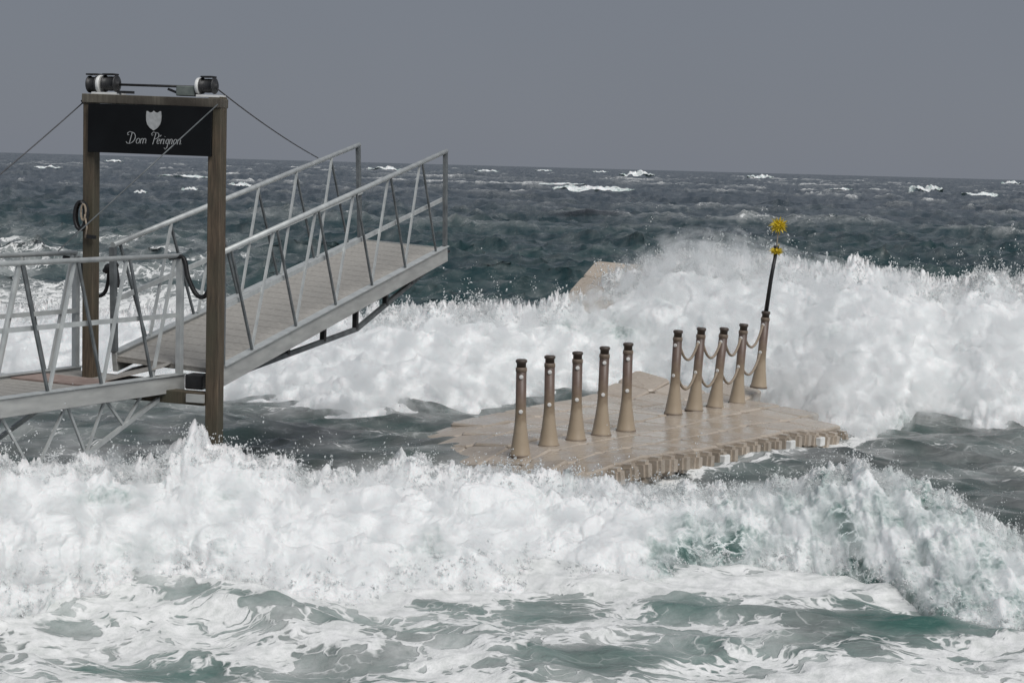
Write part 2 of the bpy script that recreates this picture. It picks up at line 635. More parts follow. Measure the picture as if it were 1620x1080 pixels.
# ------------------------------------------------------------------ breaker lines (by photo column)
NEAR_PX = [-140, 0, 60, 130, 200, 250, 290, 335, 400, 530, 600, 700, 800, 870, 940, 1000, 1100, 1200, 1300, 1345, 1440, 1500, 1560, 1620, 1760]
NEAR_CY = [738, 742, 748, 750, 748, 752, 720, 728, 736, 762, 754, 752, 752, 776, 764, 782, 784, 776, 764, 746, 766, 794, 828, 864, 925]
NEAR_YC = [13.7, 13.8, 13.95, 14.15, 14.4, 14.6, 14.75, 14.95, 15.2, 15.6, 15.8, 16.0, 16.2, 16.3, 16.3, 16.3, 16.3, 16.3, 16.2, 16.1, 16.0, 15.8, 15.5, 15.2, 14.6]
NEAR_FY = [1000, 990, 975, 955, 945, 945, 945, 950, 950, 962, 962, 938, 935, 928, 942, 938, 908, 902, 915, 915, 945, 985, 1000, 1010, 1030]
MID_PX = [-300, -100, 0, 120, 250, 360, 450, 540, 600, 640, 700, 760, 800, 850, 880, 940, 1000, 1060, 1120, 1180, 1250, 1300, 1350, 1400, 1450, 1490, 1540, 1580, 1620, 1700, 1900]
MID_CY = [505, 500, 500, 505, 510, 520, 520, 514, 508, 500, 496, 499, 495, 500, 494, 478, 440, 418, 412, 428, 432, 438, 434, 444, 450, 470, 455, 440, 466, 450, 470]
MID_YC = [31, 31, 31, 30.5, 30, 29, 28.5, 28, 28, 28, 28, 28, 28, 28, 28.2, 28.5, 28.8, 29, 29, 29, 28.8, 28.6, 28.4, 28.3, 28.2, 28.2, 28.2, 28.2, 28.2, 28.2, 28.2]
MID_FW = [27, 27, 26.5, 26, 25.5, 24.8, 24.4, 23.6, 23.6, 24.2, 24.4, 24.5, 25.2, 25.5, 25.8, 26, 26.2, 26.0, 25.4, 24.6, 24.1, 23.3, 22.7, 23.2, 24.6, 25.2, 24.6, 24.2, 24.6, 24.6, 25]


def z_of(px, py, Y):
    return np.array([at(a, b, c).z for a, b, c in zip(px, py, Y)])


def slope_of(px, py, Y):
    return np.array([at(a, b, c).x / c for a, b, c in zip(px, py, Y)])


nS = slope_of(NEAR_PX, NEAR_CY, NEAR_YC)
nZ = z_of(NEAR_PX, NEAR_CY, NEAR_YC)
nF = np.array([atz(a, b, 0).y for a, b in zip(NEAR_PX, NEAR_FY)])
mS = slope_of(MID_PX, MID_CY, MID_YC)
mZ = z_of(MID_PX, MID_CY, MID_YC)


def smooth_interp(s, xs, ys):
    return sum(np.interp(s + o, xs, ys) for o in (-.010, -.006, -.002, .002, .006, .010)) / 6


def near_params(s):
    return smooth_interp(s, nS, NEAR_YC), smooth_interp(s, nS, nZ), smooth_interp(s, nS, nF)


def mid_params(s):
    return smooth_interp(s, mS, MID_YC), smooth_interp(s, mS, mZ), smooth_interp(s, mS, MID_FW)


# ------------------------------------------------------------------ sea
t_small = ocean_tile(17.3, 512, .25, 3.0, .045, seed=3, power=3.4, spread=1)
t_mid = ocean_tile(83.0, 512, 1.6, 12, .14, seed=4, power=3.6, spread=1.5)
t_big = ocean_tile(611.0, 512, 14, 70, .26, seed=5, power=4.0, spread=2)


def blob(X, Y, cx, cy, rx, ry):
    return np.exp(-(((X - cx) / rx) ** 2 + ((Y - cy) / ry) ** 2))


def sea_height(X, Y, full=False):
    s = X / Y
    a1, d1x, d1y = sample(t_small, X, Y)
    a2, d2x, d2y = sample(t_mid, X, Y)
    a3, d3x, d3y = sample(t_big, X, Y)
    w1 = 1.0 + 1.0 * sstep(30, 55, Y)
    w2 = .28 + 1.0 * sstep(28, 60, Y)
    w3 = sstep(40, 130, Y)
    near_calm = 1 - .12 * sstep(24, 17, Y)
    h = (a1 * w1 * near_calm + a2 * w2) + a3 * w3
    dx = 1.1 * (d1x * w1 * near_calm + d2x * w2 + d3x * w3)
    dy = 1.1 * (d1y * w1 * near_calm + d2y * w2 + d3y * w3)
    # mounds under the two breakers
    yc, zc, yf = near_params(s)
    m1 = np.clip(zc, 0, 3) * .55 * np.exp(-((Y - yc - .35) / .75) ** 2)
    yc2, zc2, yf2 = mid_params(s)
    m2 = zc2 * .55 * np.exp(-((Y - yc2 - .6) / 1.6) ** 2)
    h = h + m1 + m2
    h = h + .13 * np.exp(-((X + .85) / .9) ** 2 - ((Y - 19.9) / 1.3) ** 2)
    h = h + .10 * np.exp(-((X - 2) / 3.2) ** 2 - ((Y - 21) / 3.2) ** 2)
    return (h, dx, dy)


rows = []
Y = 9.2
while Y < 130:
    rows.append(Y)
    Y += max(.010, 1.0 * Y * Y / 9570 * (1.35 if Y < 40 else .9))
while Y < 900:
    rows.append(Y)
    Y *= 1.016
while Y < 30000:
    rows.append(Y)
    Y *= 1.12
rows = np.array(rows)
SL = np.concatenate([np.linspace(-.7, -.36, 40, endpoint=False), np.linspace(-.36, .36, 740), np.linspace(.36, .7, 41)[1:]])
YY, SS = np.meshgrid(rows, SL, indexing='ij')
XX = YY * SS
hh, ddx, ddy = sea_height(XX, YY)
fade = 1 / (1 + (YY / 2500) ** 2)
hh = hh * fade
# foam coverage
nf = fbm(XX * .35, YY * .5, 0 * XX, 4)
nf2 = fbm(XX * 1.1 + 9, YY * 1.6, 0 * XX + 3, 4)
yc, zc, yf = near_params(SS)
yc2, zc2, yf2 = mid_params(SS)
front = sstep(16.5, 15.0, YY)
cov = front * (.72 + .30 * nf2) + front * .35 * np.exp(-((YY - yf) / .35) ** 2)
# clearer teal patches in the foreground
for px, py, rx, ry, k in ((1430, 985, .75, .55, .55), (1330, 1000, .5, .45, .35), (1090, 965, .35, .25, .5), (960, 1040, .45, .22, .4), (1120, 1030, .5, .22, .35),
                          (860, 965, .35, .3, .5), (1000, 1060, .6, .12, .3), (110, 950, .4, .15, .4), (270, 965, .4, .12, .25), (690, 965, .35, .16, .55), (20, 985, .25, .2, .4),
                          (250, 1050, .6, .15, .3), (460, 1050, .7, .15, .3), (1110, 885, .45, .45, .55), (1560, 1010, .5, .25, .45), (620, 1000, .5, .2, .25),
                          (1200, 1070, .8, .15, -.2), (1250, 940, .4, .3, -.25), (1500, 1070, .8, .2, -.25), (1180, 925, .5, .25, -.2)):
    c = atz(px, py, 0)
    cov = cov - k * (1.05 if k > 0 else 1) * blob(XX, YY, c.x, c.y, rx, ry * 1.2)
cov = np.clip(cov, 0, 1) * front
mid_zone = sstep(15.2, 16.5, YY) * sstep(27, 24, YY)
cov = cov + mid_zone * np.clip(.18 + .34 * nf2, 0, .55)
da_ = (XX - .118) * .557 + (YY - 19.155) * .8305
dp_ = -(XX - .118) * .8305 + (YY - 19.155) * .557
cov = cov + mid_zone * sstep(-1.3, -.6, da_) * sstep(6.5, 5.2, da_) * .55 * np.exp(-((dp_ + 1.62) / .20) ** 2)
cov = cov + mid_zone * .6 * np.exp(-((da_ + .75) / .35) ** 2) * sstep(-1.6, -1, dp_) * sstep(1.6, 1.0, dp_)
cov = cov + .7 * np.exp(-((XX + 2.56) / .3) ** 2 - ((YY - 15.7) / .3) ** 2)
# trailing foam behind the mid breaker and the left streaks
back = sstep(yc2 - 1, yc2, YY) * sstep(yc2 + 5, yc2 + 1.5, YY)
cov = cov + back * .30
left = sstep(-.10, -.20, SS)
cov = cov + left * sstep(26, 29, YY) * sstep(48, 40, YY) * np.clip(.75 + .4 * nf, 0, 1)
cov = cov + left * sstep(44, 52, YY) * sstep(90, 62, YY) * np.clip(.30 + .55 * nf, 0, .8)
# far crests that break
hs = (hh - .27) / .22
cov = cov + sstep(70, 110, YY) * np.clip(hs, 0, 1) * np.clip(.2 + fbm(XX * .03, YY * .03, 0 * XX + 5, 3) * 1.2, 0, 1) * .7
cov = cov + sstep(33, 45, YY) * np.clip(.06 + .16 * nf2, 0, .25)
turb = np.clip(sstep(34, 22, YY) + .0 * XX, 0, 1)
# heights of the foam itself
fz = np.clip(cov, 0, 1) * .03 * sstep(24, 14, YY) * fbm(XX * 3.1, YY * 3.1, 0 * XX, 4)
me = grid_mesh('sea', XX + ddx * fade, YY + ddy * fade, hh + fz, {'foam': np.clip(cov, 0, 1.2), 'turbid': turb})
tag(link('sea', me, M['sea']), 'dark storm sea with foam streaks reaching the horizon', kind='structure')


# ------------------------------------------------------------------ breakers (thick tumbling masses of foam)
def billow(x, y, z, lam0, octs, gain=.52):
    s, a, f = 0, 1., 1 / lam0
    for i in range(octs):
        s = s + a * (np.abs(perlin(x * f + 5 * i, y * f + 11 * i, z * f + 2 * i)) * 2 - .45)
        a *= gain
        f *= 2.1
    return s


def breaker(name, params, S, rowsn, amp, lam0, octs, back, steep, wetfun, seed, label, spikes):
    v = np.linspace(0, 1, rowsn)
    V, SG = np.meshgrid(v, S, indexing='ij')
    yc, zc, yf = params(SG)
    vf = .68
    t = np.clip(V / vf, 0, 1)
    tb = np.clip((V - vf) / (1 - vf), 0, 1)
    ang = t * np.pi / 2
    Yp = yf + (yc - yf) * (1 - np.cos(ang)) ** steep
    Zp = -.12 + (zc + .12) * np.sin(ang)
    Yp = Yp + back * tb
    Zp = np.where(V > vf, zc * (1 - sstep(0, 1, tb)) - .25 * tb, Zp)
    Xp = SG * Yp
    # normals of the base sheet
    def grad(A):
        return np.gradient(A, axis=0), np.gradient(A, axis=1)
    (xv, xs_), (yv, ys_), (zv, zs_) = grad(Xp), grad(Yp), grad(Zp)
    nx = ys_ * zv - zs_ * yv
    ny = zs_ * xv - xs_ * zv
    nz_ = xs_ * yv - ys_ * xv
    ln = np.sqrt(nx * nx + ny * ny + nz_ * nz_) + 1e-9
    nx, ny, nz_ = nx / ln, ny / ln, nz_ / ln
    sg = np.sign(nz_.mean())
    nx, ny, nz_ = nx * sg, ny * sg, nz_ * sg
    wet = wetfun(Xp, Yp, Zp, SG, V)
    wx = fbm(Xp / lam0, Yp / lam0, Zp / lam0 + seed, 2) * lam0 * .35
    b = billow(Xp + wx, Yp + wx + seed, Zp * 1.1 + seed, lam0, octs)
    env = .35 + .65 * np.clip(1.2 - np.abs(V - .45) * 1.6, 0, 1)
    rt = sstep(colx(1020), colx(1120), SG) if name == 'near' else 0 * SG
    b = b * (1 - .5 * rt) + rt * .9 * fbm(Xp * 6, Yp * 1.2, Zp * 1.5, 4)
    D = amp * b * env * (1 - .75 * np.clip(wet - .55, 0, .45) / .45)
    # ragged splashing crest
    cw = np.exp(-((V - vf) / .10) ** 2)
    rg = np.abs(fbm(Xp * 3.8 + seed, Yp * 3.0, 0 * Xp + 2, 5))
    up = cw * spikes * np.clip(.9 - rg * 2.4, 0, 1) ** 2
    return V, SG, Xp + nx * D, Yp + ny * D, Zp + nz_ * D + up, wet


def wet_near(X, Y, Z, S, V):
    right = sstep(colx(1000), colx(1100), S)
    w_ = -.10 + right * .50 + .22 * fbm(X * .9, Y * .9, Z * 1.4 + 4, 3) + (.08 + .16 * right) * fbm(X * 7, Y * 1.5, Z * 1.6 + 9, 3)
    for px, py, rx, rz, k in ((215, 782, .42, .04, .5), (235, 845, .40, .06, .45), (1350, 842, .10, .13, 1.1), (1355, 880, .06, .12, .8), (1352, 918, .30, .085, 1.3),
                              (870, 815, .30, .25, .35), (640, 790, .5, .12, .28), (370, 800, .30, .22, .2), (680, 870, .2, .14, .3),
                              (1060, 890, .22, .12, .75), (1150, 880, .30, .11, .6), (120, 925, .45, .12, .55), (240, 935, .4, .07, .5), (1330, 760, .3, .05, .25), (1480, 850, .5, .3, .08)):
        c = at(px, py, 14.9 if px > 900 else 14.2)
        w_ = w_ + k * blob(X, Z, c.x, c.z, rx, rz)
    return w_


def wet_mid(X, Y, Z, S, V):
    w_ = -.08 + .18 * fbm(X * .6, Y * .6, Z * 1.2 + 8, 3) + .10 * fbm(X * 4, Y * 1.2, Z * 2 + 9, 3)
    for px, py, rx, rz, k in ((990, 530, .6, .22, .55), (890, 520, .5, .12, .35), (1290, 520, .6, .35, .18), (1450, 600, .8, .3, .22), (1390, 640, .5, .2, .45), (940, 560, .5, .1, .25)):
        c = at(px, py, 26.5)
        w_ = w_ + k * blob(X, Z, c.x, c.z, rx, rz)
    return w_


S1 = np.linspace(-.39, .39, 1060)
V1, SG1, bx, by, bz, wet1 = breaker('near', near_params, S1, 236, .115, .58, 6, 1.7, .72, wet_near, 3.0, '', .14)
# two thrown-up tongues of water
for px, py, wd, hg in ((290, 715, .085, .16), (312, 700, .045, .10), (120, 722, .05, .05), (900, 730, .04, .07), (1345, 742, .12, .05)):
    c = at(px, py, np.interp(px, NEAR_PX, NEAR_YC))
    g_ = np.exp(-((bx - c.x) / wd) ** 4) * np.exp(-((V1 - .66) / .09) ** 2)
    bz = bz + g_ * hg
    bx = bx + g_ * hg * .25
me = grid_mesh('breaking_wave_foam', bx, by, bz, {'wet': wet1})
tag(link('breaking_wave_foam', me, M['breaker']), 'white surf of the near wave tumbling across the foreground', kind='stuff')
S2 = np.linspace(-.39, .39, 900)
V2, SG2, cx, cy, cz, wet2 = breaker('mid', mid_params, S2, 172, .14, .75, 6, 2.6, .58, wet_mid, 9.0, '', .34)
me = grid_mesh('breaking_wave_foam', cx, cy, cz, {'wet': wet2})
tag(link('breaking_wave_foam', me, M['breaker']), 'white surf of the farther wave bursting behind the floating dock', kind='stuff')


# ------------------------------------------------------------------ spray drops
OCT_V = np.array([(1, 1, 1), (-1, -1, 1), (-1, 1, -1), (1, -1, -1)], float) * .8
OCT_F = np.array([(0, 1, 2), (0, 3, 1), (0, 2, 3), (1, 3, 2)])


def drops(name, P, R, elong, label):
    n = len(P)
    d = rng.normal(size=(n, 3)) * .35 + elong
    d /= np.linalg.norm(d, axis=1)[:, None] + 1e-9
    st = 1 + rng.random(n) * 1.6
    vs = OCT_V[None] * R[:, None, None] * (.7 + .6 * rng.random((n, 4, 1)))
    al = (vs @ d[:, :, None])[..., 0]
    vs = vs + al[..., None] * d[:, None, :] * (st[:, None, None] - 1)
    vs = vs + P[:, None, :]
    f = (OCT_F[None] + (np.arange(n) * 4)[:, None, None]).reshape(-1, 3)
    me = bpy.data.meshes.new(name)
    me.vertices.add(n * 4)
    me.vertices.foreach_set('co', vs.astype(np.float32).ravel())
    me.loops.add(f.size)
    me.loops.foreach_set('vertex_index', f.ravel().astype(np.int32))
    me.polygons.add(len(f))
    me.polygons.foreach_set('loop_start', np.arange(0, f.size, 3, dtype=np.int32))
    me.polygons.foreach_set('loop_total', np.full(len(f), 3, dtype=np.int32))
    me.polygons.foreach_set('use_smooth', np.ones(len(f), bool))
    me.update(calc_edges=True)
    tag(link(name, me, M['drop']), label, kind='stuff')


def spray(xa, ya, za, V, S, jets, per, reach, rmin, rmax, lo, hi, weight):
    """jets of drops thrown from the crest: each jet is a curved string with scatter"""
    rr = np.argmin(np.abs(V[:, 0] - lo)), np.argmin(np.abs(V[:, 0] - hi))
    P, R = [], []
    cols = rng.choice(len(S), size=jets, p=weight / weight.sum())
    for c in cols:
        r0 = rng.integers(*rr)
        o = np.array([xa[r0, c], ya[r0, c], za[r0, c]])
        sc_ = rng.gamma(1.3, .5) * reach
        vel = np.array([rng.normal() * .6, rng.normal() * .4 - .1, abs(rng.normal()) * .9 + .35]) * sc_
        k = int(per * (.4 + rng.random() * 1.2))
        t = rng.random(k) ** 1.3
        p = o + vel * t[:, None] + np.array([0, 0, -.55]) * (t ** 2 * sc_)[:, None] + rng.normal(size=(k, 3)) * (.012 + .10 * t[:, None] * sc_)
        P.append(p)
        R.append(rmin + (rmax - rmin) * rng.random(k) ** 3)
    return np.concatenate(P), np.concatenate(R)


w1_ = .4 + np.clip(fbm(S1 * 30, S1 * 0, S1 * 0 + 2, 3) * 2, 0, 2)
P1, R1 = spray(bx, by, bz, V1, S1, 2000, 26, .15, .0015, .0075, .55, .72, w1_)
drops('sea_spray', P1, R1, np.array([0, 0, .5]), 'droplets thrown up along the crest of the near wave')
w2_ = .3 + np.clip(fbm(S2 * 25, S2 * 0, S2 * 0 + 6, 3) * 2, 0, 2) + 1.5 * np.exp(-((S2 - colx(1130)) / .04) ** 2) + 1.2 * np.exp(-((S2 - colx(1560)) / .025) ** 2)
P2, R2 = spray(cx, cy, cz, V2, S2, 2900, 28, .22, .0022, .0125, .5, .72, w2_)
drops('sea_spray', P2, R2, np.array([0, 0, .5]), 'droplets thrown up along the crest of the farther wave')
# toe of the near breaker: churned drops
w3_ = np.ones(len(S1))
P3, R3 = spray(bx, by, bz, V1, S1, 700, 16, .10, .002, .009, .05, .2, w3_)
drops('sea_spray', P3, R3, np.array([0, 0, .3]), 'droplets bouncing at the foot of the near wave')


# ------------------------------------------------------------------ drifting mist hanging over the breakers
def mist_mat(name, dens, scale, lo):
    m = bpy.data.materials.new(name)
    m.use_nodes = True
    n = m.node_tree
    n.nodes.clear()
    out = n.nodes.new('ShaderNodeOutputMaterial')
    v = n.nodes.new('ShaderNodeVolumePrincipled')
    g = N(n, 'ShaderNodeNewGeometry')
    t = N(n, 'ShaderNodeTexNoise', i_Scale=scale, i_Detail=5, i_Roughness=.6, i_Distortion=.5)
    n.links.new(g.outputs['Position'], t.inputs['Vector'])
    mr = N(n, 'ShaderNodeMapRange', interpolation_type='SMOOTHSTEP')
    n.links.new(t.outputs['Fac'], mr.inputs['Value'])
    mr.inputs['From Min'].default_value = lo
    mr.inputs['From Max'].default_value = lo + .28
    mr.inputs['To Max'].default_value = dens
    n.links.new(mr.outputs[0], v.inputs['Density'])
    v.inputs['Color'].default_value = (.97, .98, .98, 1)
    v.inputs['Anisotropy'].default_value = .2
    n.links.new(v.outputs[0], out.inputs['Volume'])
    return m


def mist(params, S, off_up, off_front, back, m, label, cut=None):
    """closed shell following a breaker, a hand's breadth outside its foam"""
    v = np.linspace(0, 1, 26)
    V, SG = np.meshgrid(v, S, indexing='ij')
    yc, zc, yf = params(SG)
    t = np.clip(V / .6, 0, 1)
    tb = np.clip((V - .6) / .4, 0, 1)
    ang = t * np.pi / 2
    prof_ = .75 + .5 * fbm(SG * 40, V * 2, 0 * V + 3, 3)
    up = off_up * np.sin(ang) * prof_
    if cut is not None:
        up = up + cut(SG) * np.sin(ang) ** 2 * (1 - tb)
    Yp = yf + (yc - yf) * (1 - np.cos(ang)) ** .85 - off_front * (1 - np.sin(ang) * .3) + (back + off_front * .7) * tb
    Zp = .03 + (zc + up) * np.sin(ang)
    Zp = np.where(V > .6, .03 + (zc + up) * (1 - sstep(0, 1, tb)), Zp)
    Xp = SG * Yp
    R, C = Xp.shape
    top = np.stack([Xp, Yp, Zp], -1).reshape(-1, 3)
    bot = np.stack([Xp, Yp, 0 * Xp - .35], -1).reshape(-1, 3)
    n_ = R * C
    idx = np.arange(n_).reshape(R, C)
    q = np.stack([idx[:-1, :-1], idx[:-1, 1:], idx[1:, 1:], idx[1:, :-1]], -1).reshape(-1, 4)
    faces = q.tolist() + (q[:, ::-1] + n_).tolist()
    ring = list(idx[0, :]) + list(idx[1:, -1]) + list(idx[-1, -2::-1]) + list(idx[-2:0:-1, 0])
    for i in range(len(ring)):
        a, b = int(ring[i]), int(ring[(i + 1) % len(ring)])
        faces.append([b, a, a + n_, b + n_])
    me = bpy.data.meshes.new('spray_mist')
    me.from_pydata(np.concatenate([top, bot]).tolist(), [], faces)
    me.update()
    bm = bmesh.new()
    bm.from_mesh(me)
    bmesh.ops.recalc_face_normals(bm, faces=bm.faces)
    bm.to_mesh(me)
    bm.free()
    tag(link('spray_mist', me, m), label, kind='stuff')


MN = mist_mat('near spray mist', 4.2, 4.6, .46)
MF = mist_mat('far spray mist', 3.4, 3.6, .46)
for k_ in (1.0, .45):
    mist(near_params, np.linspace(-.395, .395, 100 + int(20 * k_)), .03 + .07 * k_, .02 + .11 * k_, 1.0, MN, 'fine mist hanging over the near wave',
         lambda s: k_ * (.14 * np.exp(-((s - colx(190)) / .03) ** 2) + .07 * np.exp(-((s - colx(600)) / .03) ** 2)))
for k_ in (1.0, .6, .25):
    mist(mid_params, np.linspace(-.395, .395, 100 + int(20 * k_)), .02 + .20 * k_, .05 + .30 * k_, 2.2, MF, 'fine mist blown off the farther wave',
         lambda s: k_ * (.42 * np.exp(-((s - colx(1120)) / .06) ** 2)))


# ------------------------------------------------------------------ whitecaps far out
def whitecap(px, py, Y, wd, hg):
    c = at(px, py, Y)
    n1, n2 = 60, 16
    u, v = np.meshgrid(np.linspace(-1, 1, n1), np.linspace(-1, 1, n2))
    r = np.clip(1 - u ** 2, 0, 1) ** .7
    prof = np.clip(1 - v ** 2, 0, 1)
    rag = .15 + 1.5 * np.abs(fbm(u * 3 + px, v * 1.5, 0 * u, 5)) + .5 * np.exp(-((u - .25) / .3) ** 2)
    Z = -hg * 1.0 + hg * .9 * r * prof ** .6 * np.clip(rag, 0, 1.3)
    X = u * wd / 2 + .05 * wd * fbm(u * 3, v * 2, 0 * u + px, 2)
    Z = Z + hg * .9 * fbm(u * 2.2 + py, v * .5, 0 * u + px, 3) - hg * .35
    Yv = v * wd * .12 * (.4 + r)
    me = grid_mesh('whitecap', X, Yv, Z, {'wet': np.clip(.26 + .5 * np.abs(u) ** 2 + .3 * fbm(u * 3, v, 0 * u + px, 3), -.1, .8)})
    o = link('whitecap', me, M['breaker'])
    o.location = (c.x, c.y, c.z)
    tag(o, 'far foam crest breaking on the dark sea', kind='stuff')


for a in ((75, 262, 130, 2.0, .10), (290, 276, 110, 3.0, .10), (180, 252, 150, 1.6, .12), (940, 291, 120, 5.2, .26), (890, 289, 124, 3.2, .08), (1008, 270, 210, 4.0, .35), (770, 268, 200, 2.6, .14),
          (1203, 275, 220, 3.2, .3), (1466, 291, 140, 2.6, .35), (1550, 303, 130, 2.6, .16), (1330, 297, 140, 2.0, .1), (610, 263, 190, 3.6, .22), (300, 295, 90, .8, .1), (380, 288, 95, 1.3, .12),
          (1600, 286, 200, 2.2, .2), (223, 300, 80, .6, .08), (950, 270, 230, 2.0, .12), (860, 268, 240, 2.2, .12)):
    whitecap(*a)

# ------------------------------------------------------------------ boarding gangway (the raised one)
UPV = Vector((0, 0, 1))


def lerp(a, b, t):
    return Vector(a) * (1 - t) + Vector(b) * t


gt, g0 = Vector((-.79, 21.1, 2.36)), Vector((-2.53, 15.9, 1.49))          # right side, tip and foot (top of side beam)
gtL, g0L = Vector((-1.80, 21.45, 2.42)), Vector((-3.54, 16.25, 1.55))
rt, r0 = Vector((-.81, 21.1, 3.45)), Vector((-2.53, 15.9, 2.49))
rtL, r0L = Vector((-1.84, 21.45, 3.50)), Vector((-3.56, 16.25, 2.51))
gang = empty('gangway', g0 - Vector((0, 0, .2)), 'raised grey aluminium gangway sloping up and out over the surf beyond the gateway', 'gangway')
dvec = (gt - g0).normalized()
side = (gtL - gt).normalized()
nrm = side.cross(dvec).normalized()
if nrm.z < 0:
    nrm = -nrm


def rail_side(par, b0, b1, t0, t1, npan, phase, beam_h, inward, apex0=.0):
    d = (Vector(b1) - Vector(b0)).normalized()
    bar('side_beam', Vector(b0) - UPV * beam_h / 2, Vector(b1) - UPV * beam_h / 2, .05, beam_h, M['alu_beam'], par, bev=.004)
    bar('beam_flange', Vector(b0) + UPV * .006, Vector(b1) + UPV * .006, .085, .012, M['alu'], par)
    tube('top_rail', [t0, t1], .026, M['alu'], par, 10)
    m0, m1 = lerp(b0, t0, .5), lerp(b1, t1, .5)
    bar('mid_rail', m0 + inward * .03, m1 + inward * .03, .02, .045, M['alu'], par)
    step = 1.0 / npan
    out = []
    for i in range(npan):
        fb, fa = phase + i * step, phase + (i + .5) * step
        pb, pa, pc = lerp(b0, b1, fb), lerp(t0, t1, fa), lerp(b0, b1, min(fb + step, 1))
        fw = inward * .012
        if 0 <= fb <= 1 and 0 <= fa <= 1:
            bar('baluster', pb + UPV * .013 + d * .02 + fw, pa - UPV * .018 - d * .012 + fw, .018, .030, M['alu'], par, up=d)
        if 0 <= fa <= 1 and fb + step <= 1.001:
            bar('baluster', pa - UPV * .018 + d * .012 - fw, pc + UPV * .013 - d * .02 - fw, .018, .026, M['alu_dark'], par, up=d)


inw = -side
rail_side(gang, g0, gt, r0, rt, 6, -.06, .17, side, 0)
rail_side(gang, g0L, gtL, r0L, rtL, 6, -.06, .17, -side, 0)
for b, t in ((g0, r0), (g0L, r0L)):
    bar('end_post', b + UPV * .013, t - UPV * .02, .05, .05, M['alu_dark'], gang, up=dvec)
for b, t in ((gt, rt), (gtL, rtL)):
    bar('end_post', b + UPV * .013 - dvec * .03, t - UPV * .015 - dvec * .03, .035, .07, M['alu_dark'], gang, up=dvec)
bm = bmesh.new()
bar_bm(bm, lerp(g0, g0L, .5) - nrm * .06, lerp(gt, gtL, .5) - nrm * .06, 1.04, .03, up=nrm)
bm_obj('deck', bm, M['deck'], gang)
nb = 26
me_b = None
bm = bmesh.new()
bar_bm(bm, -side * .51, side * .51, .206, .014, up=nrm)
me_board = bpy.data.meshes.new('deck_board')
bmesh.ops.recalc_face_normals(bm, faces=bm.faces)
bm.to_mesh(me_board)
bm.free()
for i in range(nb):
    o = link('deck_board', me_board, M['deck'], gang)
    p = lerp(lerp(g0, g0L, .5), lerp(gt, gtL, .5), (i + .5) / nb) - nrm * .034
    o.location = p
for i in range(nb):
    pass
ft = lerp(g0, g0L, .5) - nrm * .045
ftw = Vector((-3.4425, 16.3, 1.345))
bar('hinge_plate', ft + dvec * .12, ftw - Vector((.48, .88, 0)) * .10 + UPV * .02, 1.02, .014, M['deck'], gang)
# understructure
lo = [g0 + dvec * .45 - UPV * .18, lerp(g0, gt, .50) - UPV * .40, lerp(g0, gt, .57) - UPV * .41, lerp(g0, gt, .93) - UPV * .20]
for sh, sd_ in ((side * .08, 1), (side * .98, 1)):
    for a, b in ((lo[0], lo[2]), (lo[2], lo[3])):
        bar('lower_chord', a + sh, b + sh, .04, .045, M['alu_dark'], gang)
    for f in (.27, .42, .565, .71, .84):
        top = lerp(g0, gt, f) - UPV * .165
        if f < .57:
            q = lerp(lo[0], lo[2], (f - .083) / (.57 - .083))
        else:
            q = lerp(lo[2], lo[3], (f - .57) / (.93 - .57))
        bar('truss_strut', top + sh, q + sh, .05, .05, M['black'], gang, up=dvec)
for f in (.27, .42, .565, .71, .84):
    bar('cross_member', lerp(g0, gt, f) - UPV * .15 + side * .03, lerp(g0, gt, f) - UPV * .15 + side * 1.02, .05, .05, M['alu_dark'], gang)
bar('tip_pin', gt - UPV * .06 + dvec * .0, gt - UPV * .07 + dvec * .09, .04, .03, M['black'], gang)
bar('end_beam', gt - UPV * .09 + side * .03, gtL - UPV * .09 - side * .03, .04, .15, M['alu_beam'], gang)

# ------------------------------------------------------------------ level walkway coming from the shore
wd_ = Vector((-1.038, -1.9, 0)).normalized()
ws = Vector((wd_.y, -wd_.x, 0))       # towards the far side
if ws.y < 0:
    ws = -ws
LEN = 5.5
n0 = Vector((-2.915, 16.0, 1.40))
nE = n0 + wd_ * LEN
f0 = Vector((-3.97, 16.6, 1.37))
fE = f0 + wd_ * LEN
walk = empty('walkway', n0 - Vector((0, 0, .2)), 'level aluminium walkway with railings coming in from the left edge to the gateway', 'walkway')
rh = Vector((0, 0, 1.045))


def rail_level(par, b0, bE, nend, inward):
    bar('side_beam', b0 - UPV * .075 - wd_ * .05, bE - UPV * .075, .05, .15, M['alu_beam'], par, bev=.004)
    bar('beam_flange', b0 + UPV * .006 - wd_ * .05, bE + UPV * .006, .08, .012, M['alu'], par)
    tube('top_rail', [b0 + rh, bE + rh], .022, M['alu'], par, 10)
    bar('mid_rail', b0 + rh * .5 + inward * .03, bE + rh * .5 + inward * .03, .018, .04, M['alu'], par)
    bar('end_post', b0 + UPV * .013, b0 + rh - UPV * .02, .05, .05, M['alu'], par, up=wd_)
    L = (bE - b0).length
    st = .635
    for i in range(int(L / st)):
        pa = b0 + wd_ * (.05 + i * st) + rh
        pb = b0 + wd_ * (.05 + (i + .5) * st)
        pc = b0 + wd_ * (.05 + (i - .5) * st)
        if i > 0:
            bar('baluster', pa - UPV * .02 - wd_ * .012 - inward * .01, pc + UPV * .013 + wd_ * .02 - inward * .01, .018, .024, M['alu_dark'], par, up=wd_)
        bar('baluster', pb + UPV * .013 - wd_ * .02 + inward * .01, pa - UPV * .02 + wd_ * .012 + inward * .01, .018, .030, M['alu'], par, up=wd_)


